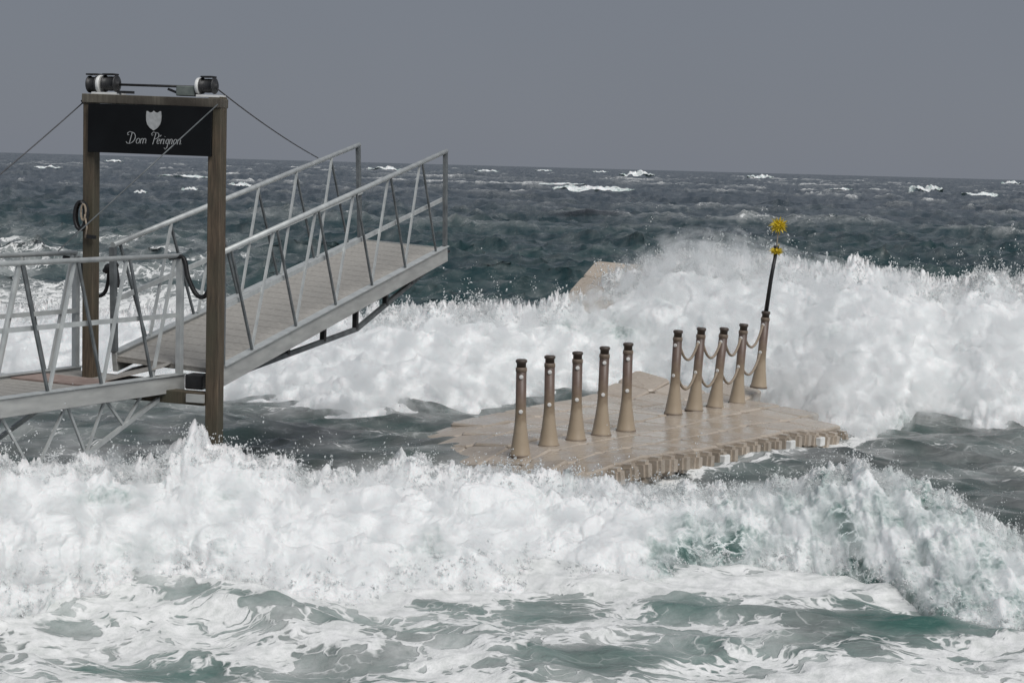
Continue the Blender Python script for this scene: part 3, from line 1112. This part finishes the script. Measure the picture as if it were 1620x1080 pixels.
rail_level(walk, n0, nE, 0, ws)
rail_level(walk, f0, fE, 0, -ws)
cm0, cmE = lerp(n0, f0, .5), lerp(nE, fE, .5)
bar('deck', cm0 - UPV * .07, cmE - UPV * .07, 1.12, .03, M['deck'], walk)
bm = bmesh.new()
bar_bm(bm, -ws * .56, ws * .56, .135, .014)
me_wb = bpy.data.meshes.new('deck_board')
bmesh.ops.recalc_face_normals(bm, faces=bm.faces)
bm.to_mesh(me_wb)
bm.free()
for i in range(int(LEN / .145)):
    if .45 < i * .145 < .80:
        continue
    o = link('deck_board', me_wb, M['deck'], walk)
    o.location = cm0 + wd_ * (.07 + i * .145) - UPV * .045
o = bar('landing_plate', cm0 + wd_ * .45 - UPV * .032, cm0 + wd_ * .86 - UPV * .032, 1.12, .016, M['plate'], walk)
o['label'] = 'rust red landing plate'
# lattice under the walkway
c0 = n0 + wd_ * .12 - UPV * .16
c1 = n0 + wd_ * 1.35 - UPV * .66
c2 = nE - UPV * .74
for sh in (ws * .05, ws * 1.1):
    bar('lower_chord', c0 + sh, c1 + sh, .03, .035, M['alu'], walk)
    bar('lower_chord', c1 + sh, c2 + sh, .03, .035, M['alu'], walk)
    t = .45
    k = 0
    while t < LEN - .5:
        st = .22 if t < 1.2 else .36
        up_ = n0 + wd_ * t - UPV * .15
        t2 = t + st
        zc_ = (c0 + (c1 - c0) * ((t2 - .12) / 1.23)) if t2 < 1.35 else (c1 + (c2 - c1) * ((t2 - 1.35) / (LEN - 1.35)))
        dn = Vector((n0.x + wd_.x * t2, n0.y + wd_.y * t2, zc_.z))
        t3 = t2 + st
        up2 = n0 + wd_ * t3 - UPV * .15
        bar('truss_strut', up_ + sh, dn + sh, .018, .022, M['alu'], walk, up=wd_)
        bar('truss_strut', dn + sh, up2 + sh, .018, .022, M['alu'], walk, up=wd_)
        t = t3 + .03

# ------------------------------------------------------------------ gateway
pR, pL = Vector((-2.563, 15.75, 0)), Vector((-3.72, 16.10, 0))
gd = (pL - pR).normalized()
gn = Vector((gd.y, -gd.x, 0))
if gn.y > 0:
    gn = -gn                                  # towards the camera
gate = empty('gateway', Vector(((pR.x + pL.x) / 2, (pR.y + pL.y) / 2, 0)), 'tall wooden gateway with a black sign board between its two posts', 'gateway')
TOP = at(350, 165, 15.75).z
bar('post', pR - UPV * 1.2, pR + UPV * (TOP + .06), .12, .12, M['wood'], gate, up=gn, bev=.006)
bar('post', pL + UPV * 1.16, pL + UPV * (TOP + .06), .105, .115, M['wood'], gate, up=gn, bev=.006)
bar('top_beam', pR - gd * .064 + UPV * (TOP + .005) + gn * .0, pL + gd * .056 + UPV * (TOP + .03) + gn * .0, .15, .078, M['wood_grey'], gate, bev=.005)
SH = .419
sb0, sb1 = pR + gd * .01 + gn * .085, pL - gd * .02 + gn * .085
szt = TOP - .028
sign = bar('sign_board', sb0 + UPV * (szt - SH / 2), sb1 + UPV * (szt - SH / 2 + .012), .03, SH, M['board'], gate, bev=.003)
gd2 = -gd                                      # reading direction, left to right


def sign_pt(u, v):                             # u metres from the left end, v metres above the lower edge
    return sb1 + gd2 * u + gn * .017 + UPV * (szt - SH + .008 + v)


# the shield
WS = (sb1 - sb0).length
sc_px = 1.0 / 2900 * 16.0
shield = [(-.066, .085), (-.058, .085), (-.036, .071), (-.014, .075), (0, .088), (.014, .075), (.036, .071), (.058, .085), (.066, .085),
          (.070, .04), (.068, 0), (.058, -.035), (.035, -.065), (0, -.088), (-.035, -.065), (-.058, -.035), (-.068, 0), (-.070, .04)]
bm = bmesh.new()
cu, cv = WS * .478 + .075, .285
vf_ = [bm.verts.new(sign_pt(cu + x * 1.03, cv + y * .95) + gn * .006) for x, y in shield]
vb_ = [bm.verts.new(sign_pt(cu + x * 1.03, cv + y * .95) - gn * .001) for x, y in shield]
bm.faces.new(vf_)
for i in range(len(shield)):
    j = (i + 1) % len(shield)
    bm.faces.new((vf_[i], vf_[j], vb_[j], vb_[i]))
sh_o = bm_obj('shield_emblem', bm, M['print'], None)
sh_o.parent = sign
sh_o.matrix_parent_inverse = sign.matrix_world.inverted()


# handwriting strokes; x advances, y 0 baseline, 1 = x-height, 2 = cap height
def arc(cx_, cy_, rx, ry, a0, a1, n=9):
    return [(cx_ + rx * math.cos(math.radians(a0 + (a1 - a0) * i / n)), cy_ + ry * math.sin(math.radians(a0 + (a1 - a0) * i / n))) for i in range(n + 1)]


L_ = []


def put(x0, strokes):
    for s in strokes:
        L_.append([(x0 + x + .28 * y, y) for x, y in s])


put(0, [[(.55, 1.95), (.5, .05)], arc(.35, 1.0, 1.05, 1.0, 80, -95, 14), [(.5, 1.98), (.0, 2.1), (-.35, 1.8), (-.2, 1.5), (.05, 1.55)], [(.35, .0), (.0, .1), (-.2, .35)]])
put(1.75, [arc(.35, .5, .33, .45, 60, 420, 12)])
put(2.6, [[(0, .9), (.05, .05)], arc(.28, .55, .25, .4, 170, 0, 6) + [(.53, .05)], arc(.8, .55, .25, .4, 170, 0, 6) + [(1.05, .1), (1.2, .2)]])
put(4.9, [[(.35, 1.9), (.25, -.05)], arc(.45, 1.45, .6, .55, 110, -95, 10), [(.25, 2.0), (-.2, 2.1), (-.5, 1.75), (-.3, 1.5), (-.1, 1.6)]])
put(5.85, [[(0, .45), (.5, .6)] + arc(.28, .5, .26, .42, 20, 320, 9), [(.3, 1.3), (.55, 1.6)]])
put(6.6, [[(0, .9), (.05, .05)], [(.05, .6), (.25, .92), (.42, .85)]])
put(7.15, [[(0, .9), (.05, .05), (.2, .15)], [(.02, 1.3), (.06, 1.38)]])
put(7.6, [arc(.28, .5, .26, .4, 40, 330, 9), [(.52, .9), (.5, -.5), (.25, -.85), (-.05, -.6)]])
put(8.35, [[(0, .9), (.05, .05)], arc(.25, .55, .23, .4, 170, 0, 6) + [(.48, .05), (.62, .15)]])
put(9.1, [arc(.32, .5, .3, .43, 60, 420, 12)])
put(9.9, [[(0, .9), (.05, .05)], arc(.28, .55, .25, .4, 170, 0, 6) + [(.53, .05), (.8, .2)]])
su = (at(291, 220, 16).x - at(202, 220, 16).x) / 10.1
u0, v0 = (at(206, 222, 16).x - sb1.x) / gd2.x, .085
for st_ in L_:
    verts, faces = [], []
    hw = .0029
    for i, (x, y) in enumerate(st_):
        a = Vector(st_[max(i - 1, 0)])
        b = Vector(st_[min(i + 1, len(st_) - 1)])
        d = (b - a).normalized()
        nn = Vector((-d.y, d.x))
        wv_ = hw * (.55 + .75 * abs(d.y))
        for sg_ in (-1, 1):
            verts.append(sign_pt(u0 + x * su + nn.x * wv_ * sg_, v0 + y * su * 1.02 + nn.y * wv_ * sg_) + gn * .003)
    for i in range(len(st_) - 1):
        k = 2 * i
        faces.append((k, k + 1, k + 3, k + 2))
    me = bpy.data.meshes.new('letter_stroke')
    me.from_pydata(verts, [], faces)
    me.update()
    le = link('letter_stroke', me, M['print'])
    le.parent = sign
    le.matrix_parent_inverse = sign.matrix_world.inverted()

# winch gear on the beam
BT = TOP + .05
gdm = Matrix((gd2, -gn, UPV)).transposed().to_4x4()


def gear_pt(px, py):                           # a point on the vertical plane of the gateway
    a, b = ray(px, py)
    # plane through pR with normal gn
    t = pR.dot(gn) / (Vector((a, 1, b)).dot(gn))
    return Vector((a * t, t, H + b * t))


def drum(px0, px1, py0, py1, r_flange_left, white_first):
    p0, p1 = gear_pt(px0, (py0 + py1) / 2), gear_pt(px1, (py0 + py1) / 2)
    R_ = (gear_pt(px0, py0).z - gear_pt(px0, py1).z) / 2
    Wd = (p1 - p0).length
    prof = [(R_ * .9, 0), (R_, .004), (R_, .014), (R_ * .82, .016), (R_ * .86, Wd * .5), (R_ * .82, Wd - .016), (R_, Wd - .014), (R_, Wd - .004), (R_ * .9, Wd), (R_ * .3, Wd + .002), (R_ * .25, Wd + .02)]
    me = lathe_mesh('winch_drum', prof, 20, 'X')
    o = link('winch_drum', me, M['darksteel'], gate)
    o.matrix_parent_inverse = Matrix.Identity(4)
    o.matrix_local = Matrix.Translation(p0 - gate.location) @ gdm
    return p0, p1, R_


def disc(px, wd_m, py0, py1, m, name='drum_flange'):
    p = gear_pt(px, (py0 + py1) / 2)
    R_ = (gear_pt(px, py0).z - gear_pt(px, py1).z) / 2
    me = lathe_mesh(name, [(R_ * .96, 0), (R_, .006), (R_, wd_m - .006), (R_ * .96, wd_m)], 20, 'X')
    o = link(name, me, m, gate)
    o.matrix_parent_inverse = Matrix.Identity(4)
    o.matrix_local = Matrix.Translation(p - gate.location) @ gdm
    return o


drum(141, 156, 120, 147, 0, 0)
disc(157, .032, 119, 148, M['white'])
drum(165, 186, 119, 146, 0, 0)
disc(313, .03, 123, 150, M['white'])
drum(319, 341, 123, 149, 0, 0)
a, b = gear_pt(186, 134), gear_pt(316, 138)
tube('drive_shaft', [a, b], .011, M['darksteel'], gate)
a, b = gear_pt(282, 144), gear_pt(311, 145)
bar('motor_box', a, b, .09, .085, M['motor'], gate, bev=.006)
bar('motor_cap', gear_pt(298, 144), gear_pt(313, 145), .075, .075, M['darksteel'], gate)
bar('winch_lever', gear_pt(266, 141), gear_pt(283, 148), .02, .02, M['black'], gate)
bar('winch_bracket', gear_pt(150, 148), gear_pt(194, 149), .12, .022, M['white'], gate)
bar('winch_bracket', gear_pt(315, 152), gear_pt(352, 153), .12, .02, M['white'], gate)
bar('winch_bracket', gear_pt(191, 146) + gn * .05, gear_pt(216, 147) + gn * .05, .03, .022, M['black'], gate)
for px in (149, 175, 330):
    y_ = 119 if px < 300 else 123
    bar('drum_guard', gear_pt(px - 9, y_ - 1), gear_pt(px + 9, y_ - 1), .10, .014, M['black'], gate, bev=.003)
bar('cable_guide', gear_pt(131, 162), gear_pt(146, 155), .05, .035, M['darksteel'], gate)
# low crossbeam and hinge block
cbz = at(330, 630, 15.8).z
bar('cross_beam', pR + gd * .062 + UPV * cbz, pL - gd * .062 + UPV * (cbz + .02), .14, .11, M['wood'], gate, bev=.004)
bar('bracket', pR + gd * .055 + UPV * (cbz + .01) + gn * .09, pR + gd * .22 + UPV * (cbz + .01) + gn * .09, .03, .07, M['alu_beam'], gate)
hb = at(315, 603, 15.9)
bar('hinge_block', hb - gd2 * .10, hb + gd2 * .07, .16, .13, M['black'], gang, bev=.01)

# cables
tg = empty
def cable(pts, r, label, m='cable'):
    o = link('cable', tube_mesh('cable', pts, r, 6), M[m])
    tag(o, label, 'cable')


def sag(a, b, s, n=12):
    return [lerp(a, b, i / n) - UPV * (4 * s * (i / n) * (1 - i / n)) for i in range(n + 1)]


ca = gear_pt(133, 161)
cb = ca + (at(35, 243, 15.6) - ca) * 2.6
cable(sag(ca, cb, .02), .0055, 'thin cable running from the left end of the gateway beam down to the left')
ca = gear_pt(344, 141)
f_ = (505 - 175) / (565 - 175.)
cb = lerp(r0L, rtL, .80)
cb = at(503, 250, 20.45)
cable(sag(ca, cb, .03), .006, 'thin cable from the right winch drum down to the rail of the raised gangway')
ca = gear_pt(352, 166) + gn * .09
cb = ca + (at(262, 241, 15.2) - ca)
cb2 = cb + (cb - ca) * 1.9
cable([ca, cb, cb2], .0055, 'grey cable crossing diagonally in front of the black sign', 'alu_dark')

# rope coil and hook on the left post
coil = empty('rope_coil', pL + gn * .08 + UPV * at(143, 345, 16.0).z, 'black and tan rope coiled on a hook on the left gateway post', 'rope')
cc = coil.location
pts = []
for i in range(70):
    t = i / 70 * 2 * math.pi * 3.3
    pts.append(cc + gd2 * (-.035 + .055 * math.cos(t)) + UPV * (.02 + .12 * math.sin(t)) + gn * (.01 + .045 * i / 70))
tube('black_coil', pts, .017, M['black'], coil, 6)
pts = []
for i in range(50):
    t = i / 50 * 2 * math.pi * 2
    pts.append(cc + gd2 * (.012 + .022 * math.cos(t)) + UPV * (.05 + .07 * math.sin(t)) + gn * (.065 + .02 * i / 50))
tube('tan_loop', pts, .007, M['rope'], coil, 6)
tube('rope_tail', [cc + gd2 * .03 + gn * .07, cc + gd2 * .045 + gn * .07 - UPV * .08, cc + gd2 * .03 + gn * .07 - UPV * .17], .008, M['rope'], coil, 6)
bar('hook', cc + gn * .0 - UPV * .16, cc + gd2 * .10 - UPV * .165 + gn * .03, .035, .03, M['black'], coil)

# black loops of rope joining walkway rails and gateway


def pipe(name, pix, r, label):
    pts = [at(*q) for q in pix]
    out = []
    n = len(pts)
    for i in range(n - 1):
        p0, p1, p2, p3 = pts[max(i - 1, 0)], pts[i], pts[i + 1], pts[min(i + 2, n - 1)]
        for k in range(6):
            t = k / 6
            out.append(.5 * ((2 * p1) + (-p0 + p2) * t + (2 * p0 - 5 * p1 + 4 * p2 - p3) * t * t + (-p0 + 3 * p1 - 3 * p2 + p3) * t ** 3))
    out.append(pts[-1])
    o = link(name, tube_mesh(name, out, r, 8), M['black'])
    tag(o, label, 'rope')
    return o


pipe('safety_rope', [(268, 408, 15.9), (286, 406, 15.98), (293, 415, 15.98), (297, 437, 15.96), (308, 462, 15.94), (318, 470, 15.92), (327, 465, 15.90), (333, 445, 15.88), (334, 405, 15.88), (332, 385, 15.88)], .021,
     'black rope hanging in a loop beside the right gateway post')
pipe('safety_rope', [(101, 407, 16.5), (117, 409, 16.6), (129, 412, 16.55), (134, 435, 16.5), (143, 456, 16.5), (155, 468, 16.5), (166, 462, 16.45), (171, 445, 16.4), (173, 425, 16.35), (180, 415, 16.3), (185, 432, 16.3), (187, 455, 16.3)], .018,
     'black rope hanging in a loop across the left gateway post, ending in a knot')
bmk = bmesh.new()
for q, r in (((173, 424, 16.3), .045), ((181, 419, 16.28), .036), ((168, 428, 16.3), .03)):
    bmesh.ops.create_icosphere(bmk, subdivisions=2, radius=r, matrix=Matrix.Translation(at(*q)))
for v in bmk.verts:
    v.co += Vector([random.uniform(-.006, .006) for _ in range(3)])
tag(bm_obj('rope_knot', bmk, M['black'], None, True), 'black rope knot on the end post of the raised gangway', 'knot')

# ------------------------------------------------------------------ floating dock of plastic cubes
DO = Vector((.118, 19.155, 0))
E1, E2 = Vector((.557, .8305, 0)), Vector((-.8305, .557, 0))
CS = .553
P0 = -1.35                                     # the seaward edge of the dock


def dock_z(a, p):
    s = max(0, a + .9 * p - 5.8)
    return .30 + .12 * s ** 1.5 - .10 * max(0, .35 - a) ** 1.3 * (1 if a < .35 else 0) + .012 * math.sin(a * 1.7 + p) - .12 * max(0, (p + .4) - 1.1 * (a + .3)) + max(0, min(1, -p / 1.35)) * (.11 * max(0, 1 - a / 1.6) - .13 * float(sstep(3.6, 5.0, a)))


def dock_pt(a, p, dz=0):
    q = DO + E1 * a + E2 * p
    return Vector((q.x, q.y, dock_z(a, p) + dz))


def cube_mesh():
    bm = bmesh.new()
    h, w_, c = .34, CS / 2 - .005, .020
    def ring(r, z):
        k = r * .18
        return [bm.verts.new((x, y, z)) for x, y in ((-r + k, -r), (r - k, -r), (r, -r + k), (r, r - k), (r - k, r), (-r + k, r), (-r, r - k), (-r, -r + k))]
    r0_, r1_, r2_ = ring(w_ - c, 0), ring(w_, -c), ring(w_, -h)
    bm.faces.new(r0_)
    for A_, B_ in ((r0_, r1_), (r1_, r2_)):
        for i in range(8):
            j = (i + 1) % 8
            bm.faces.new((A_[i], B_[i], B_[j], A_[j]))
    bm.faces.new(list(reversed(r2_)))
    bmesh.ops.recalc_face_normals(bm, faces=bm.faces)
    me = bpy.data.meshes.new('float_cube')
    bm.to_mesh(me)
    bm.free()
    me.materials.append(M['dock'])
    return me


CUBE = cube_mesh()
bm = bmesh.new()
bmesh.ops.create_cone(bm, segments=8, radius1=.055, radius2=.055, depth=.012, cap_ends=True)
PIN = bpy.data.meshes.new('coupling_pin')
bm.to_mesh(PIN)
bm.free()
PIN.materials.append(M['dock'])


def place(parent, me, name, origin, ex, ey, jitter=0):
    o = bpy.data.objects.new(name, me)
    COL.objects.link(o)
    o.parent = parent
    ez = ex.cross(ey).normalized()
    ey2 = ez.cross(ex).normalized()
    m = Matrix((ex.normalized(), ey2, ez)).transposed().to_4x4()
    m.translation = origin - parent.location
    o.matrix_local = m
    return o


dock = empty('floating_dock', (DO.x, DO.y, 0), 'tan floating dock of square plastic modules carrying two rows of brown bollards', 'floating dock')
for i in range(-2, 14):
    for j in range(-3, 3):
        a, p = (i + .5) * CS - .25, P0 + (j + 3.5) * CS
        if (j == 2 and i < 2) or (j == 1 and i < 0) or (j == 0 and i < 0) or a > min(4.95 + .75 * (p + 1.35), 6.5 - .35 * max(p, 0)):
            continue
        o0 = dock_pt(a, p)
        ex = dock_pt(a + .2, p) - dock_pt(a - .2, p)
        ey = dock_pt(a, p + .2) - dock_pt(a, p - .2)
        o = place(dock, CUBE, 'float_cube', o0 + Vector((0, 0, random.uniform(-.004, .004))), ex, ey)

# lugs and pins along the front side
bm = bmesh.new()
bmesh.ops.create_cube(bm, size=1, matrix=Matrix.Translation((0, -.075, -.12)) @ Matrix.Diagonal((.15, .17, .20, 1)))
bmesh.ops.bevel(bm, geom=list(bm.edges), offset=.035, segments=2, affect='EDGES')
LUG = bpy.data.meshes.new('edge_lug')
bm.to_mesh(LUG)
bm.free()
LUG.materials.append(M['dock'])
bm = bmesh.new()
bmesh.ops.create_cone(bm, segments=8, radius1=.035, radius2=.045, depth=.05, cap_ends=True, matrix=Matrix.Translation((.12, -.05, -.14)))
CAP = bpy.data.meshes.new('lug_pin')
bm.to_mesh(CAP)
bm.free()
CAP.materials.append(M['white'])
FR = P0
for k in range(-1, 21):
    a = -.45 + k * CS / 2
    o0 = dock_pt(a, FR)
    ex = dock_pt(a + .2, FR) - dock_pt(a - .2, FR)
    ey = dock_pt(a, FR + .2) - dock_pt(a, FR)
    place(dock, LUG, 'edge_lug', o0 + UPV * random.uniform(-.012, .012), ex, ey)
    if random.random() < .75:
        place(dock, CAP, 'lug_pin', o0 + UPV * random.uniform(-.05, .03), ex, ey)
for k in (8, 14, 17):
    a = -.45 + k * CS / 2
    o0 = dock_pt(a, FR)
    bm = bmesh.new()
    bmesh.ops.create_cube(bm, size=1, matrix=Matrix.Diagonal((.12, .08, .11, 1)))
    bmesh.ops.bevel(bm, geom=list(bm.edges), offset=.012, segments=1, affect='EDGES')
    mm = bpy.data.meshes.new('pale_block')
    bm.to_mesh(mm)
    bm.free()
    mm.materials.append(M['white'])
    place(dock, mm, 'pale_block', o0 - E2 * .16 - UPV * .13, E1, E2)

# far section heaved up by the wave
far_c = at(915, 480, 28.15)
fdock = empty('floating_dock', far_c, 'far end of the tan dock heaved up steeply inside the bursting wave', 'floating dock')
fe1 = (at(985, 400, 29.0) - at(905, 492, 27.4))
fe1 = fe1.normalized()
fe2 = Vector((-.86, .50, .06)).normalized()
fe2 = (fe2 - fe1 * fe2.dot(fe1)).normalized()
for i in range(3):
    for j in range(2):
        o0 = far_c + fe1 * ((i + .1) * CS) - fe2 * ((j - .1) * CS) 
        place(fdock, CUBE, 'float_cube', o0, -fe2, fe1)

# ------------------------------------------------------------------ bollards
BH = 1.0
prof = [(.112, 0), (.114, .012), (.106, .03), (.092, .12), (.078, .21), (.067, .30), (.060, .38), (.057, .45), (.055, .90)]
ME_POST = lathe_mesh('bollard_post', prof, 18)
ME_POST.materials.append(M['bollard'])
ME_RIM = lathe_mesh('base_rim', [(.114, -.012), (.119, 0), (.117, .012), (.10, .014)], 18)
ME_RIM.materials.append(M['dock_dark'])
ME_CAP = lathe_mesh('bollard_cap', [(.050, .90), (.050, .962), (.057, .965), (.061, .970), (.061, .990), (.046, 1.0)], 14)
ME_CAP.materials.append(M['cap'])
ME_BAND = lathe_mesh('collar', [(.056, .87), (.060, .874), (.060, .912), (.056, .916)], 18)
ME_BAND.materials.append(M['dock_dark'])
ME_HOLE_PLUG = lathe_mesh('bright_hole_plug', [(.012, -.062), (.021, -.062), (.023, -.056), (.023, .056), (.021, .062), (.012, .062)], 12, 'X')
ME_HOLE_PLUG.materials.append(M['white'])  # white plugs stand for the brightness seen through the rope holes
pos = [(823, 715, .3), (868, 706, .3), (911, 697, .3), (951, 688, .3), (990, 680, .3), (1065, 655, .3), (1098, 650, .3), (1131, 645, .3), (1166, 637, .3), (1200, 612, .46)]
tops = [(825, 568), (870, 562), (914, 556), (957, 548), (994, 542), (1073, 522), (1110, 518), (1146, 518), (1177, 512), (1212, 492)]
labels = ['leftmost brown bollard of the bare row, nearest the foam', 'second bollard from the left in the bare row', 'middle bollard of the bare row of five',
          'fourth bollard from the left in the bare row', 'rightmost bollard of the bare row, before the gap',
          'first roped bollard after the gap, the nearest of the roped row', 'second roped bollard from the left', 'third roped bollard, in the middle of the roped row',
          'fourth roped bollard, just left of the one with the marker pole', 'leaning last bollard that carries the black pole with yellow marks']
BM = []
proto = None
for i, ((px, py, z), (tx, ty)) in enumerate(zip(pos, tops)):
    b0 = atz(px, py, z)
    if i == 9:
        b0 = at(px, py, 24.35)
    else:
        a_, p_ = (b0 - DO).dot(E1), (b0 - DO).dot(E2)
        b0.z = dock_z(a_, p_)
    tp = at(tx, ty, b0.y)
    ax = (tp - b0)
    hgt = ax.length
    ax.normalize()
    ex = (E1 - ax * E1.dot(ax)).normalized()
    ey = ax.cross(ex)
    root = empty('bollard', b0, labels[i], 'bollard', 'bollards standing on the floating dock')
    m = Matrix((ex, ey, ax)).transposed().to_4x4() @ Matrix.Diagonal((1, 1, hgt, 1))
    for me_, nm in ((ME_POST, 'post'), (ME_RIM, 'base_rim'), (ME_CAP, 'cap'), (ME_BAND, 'collar')):
        o = bpy.data.objects.new(nm, me_)
        COL.objects.link(o)
        o.parent = root
        o.matrix_local = m
    for hz in (.82, .46):
        o = bpy.data.objects.new('bright_hole_plug', ME_HOLE_PLUG)
        COL.objects.link(o)
        o.parent = root
        # white hole plugs of the bare row face the camera
        vy = Vector((0, -1, 0))
        vy = (vy - ax * vy.dot(ax)).normalized()
        mm = Matrix((vy, ax.cross(vy), ax)).transposed().to_4x4()
        if i >= 5:
            mm = Matrix((ex, ey, ax)).transposed().to_4x4()
        mm.translation = ax * hz * hgt
        o.matrix_local = mm
    BM.append((b0, ax, hgt))

for i in range(5, 9):
    for hz, s_ in ((.82, .20), (.44, .17)):
        a = BM[i][0] + BM[i][1] * (hz * BM[i][2]) + E1 * .06
        b = BM[i + 1][0] + BM[i + 1][1] * (hz * BM[i + 1][2]) - E1 * .06
        pts = sag(a, b, s_, 14)
        o = link('rope', tube_mesh('rope', pts, .017, 8), M['rope'])
        tag(o, '%s tan rope drooping between the %s and %s roped bollards' % ('upper' if hz > .6 else 'lower', ['first', 'second', 'third', 'fourth'][i - 5], ['second', 'third', 'fourth', 'leaning last'][i - 5]), 'rope', 'ropes hung between the bollards')

# marker pole with two yellow spiky marks
b0, ax, hgt = BM[9]
pb = b0 + ax * hgt * .98
u_m, l_m = at(1232, 357, 24.35), at(1228, 397, 24.35)
mk = empty('marker_pole', pb, 'thin black pole with two spiky yellow marks leaning above the last bollard', 'marker pole')
tube('pole', [pb, lerp(pb, l_m, .55) - Vector((.008, 0, 0)), l_m], [.03, .027, .022], M['black'], mk, 8)
tube('upper_pole', [l_m, lerp(l_m, u_m, .7)], .008, M['rope'], mk, 6)


def spiky(c, r, n, core, up):
    bm = bmesh.new()
    bmesh.ops.create_icosphere(bm, subdivisions=2, radius=core, matrix=Matrix.Translation(c))
    for i in range(n):
        z = 1 - 2 * (i + .5) / n
        t = i * 2.39996
        d = Vector((math.sqrt(1 - z * z) * math.cos(t), math.sqrt(1 - z * z) * math.sin(t), z * (1 if not up else .6)))
        d.normalize()
        L = r * random.uniform(.75, 1.12)
        s = d.orthogonal().normalized()
        u = d.cross(s)
        base = [bm.verts.new(c + d * core * .6 + s * (.022 * math.cos(k * 2.094)) + u * (.022 * math.sin(k * 2.094))) for k in range(3)]
        tip = bm.verts.new(c + d * L)
        for k in range(3):
            bm.faces.new((base[k], base[(k + 1) % 3], tip))
    return bm


bm_obj('top_mark', spiky(u_m, .135, 60, .062, False), M['yellow'], mk)
bm_obj('top_mark', spiky(l_m, .10, 36, .045, True), M['yellow'], mk)
tube('mark_socket', [l_m + UPV * .02, l_m + UPV * .07], .035, M['black'], mk, 8)
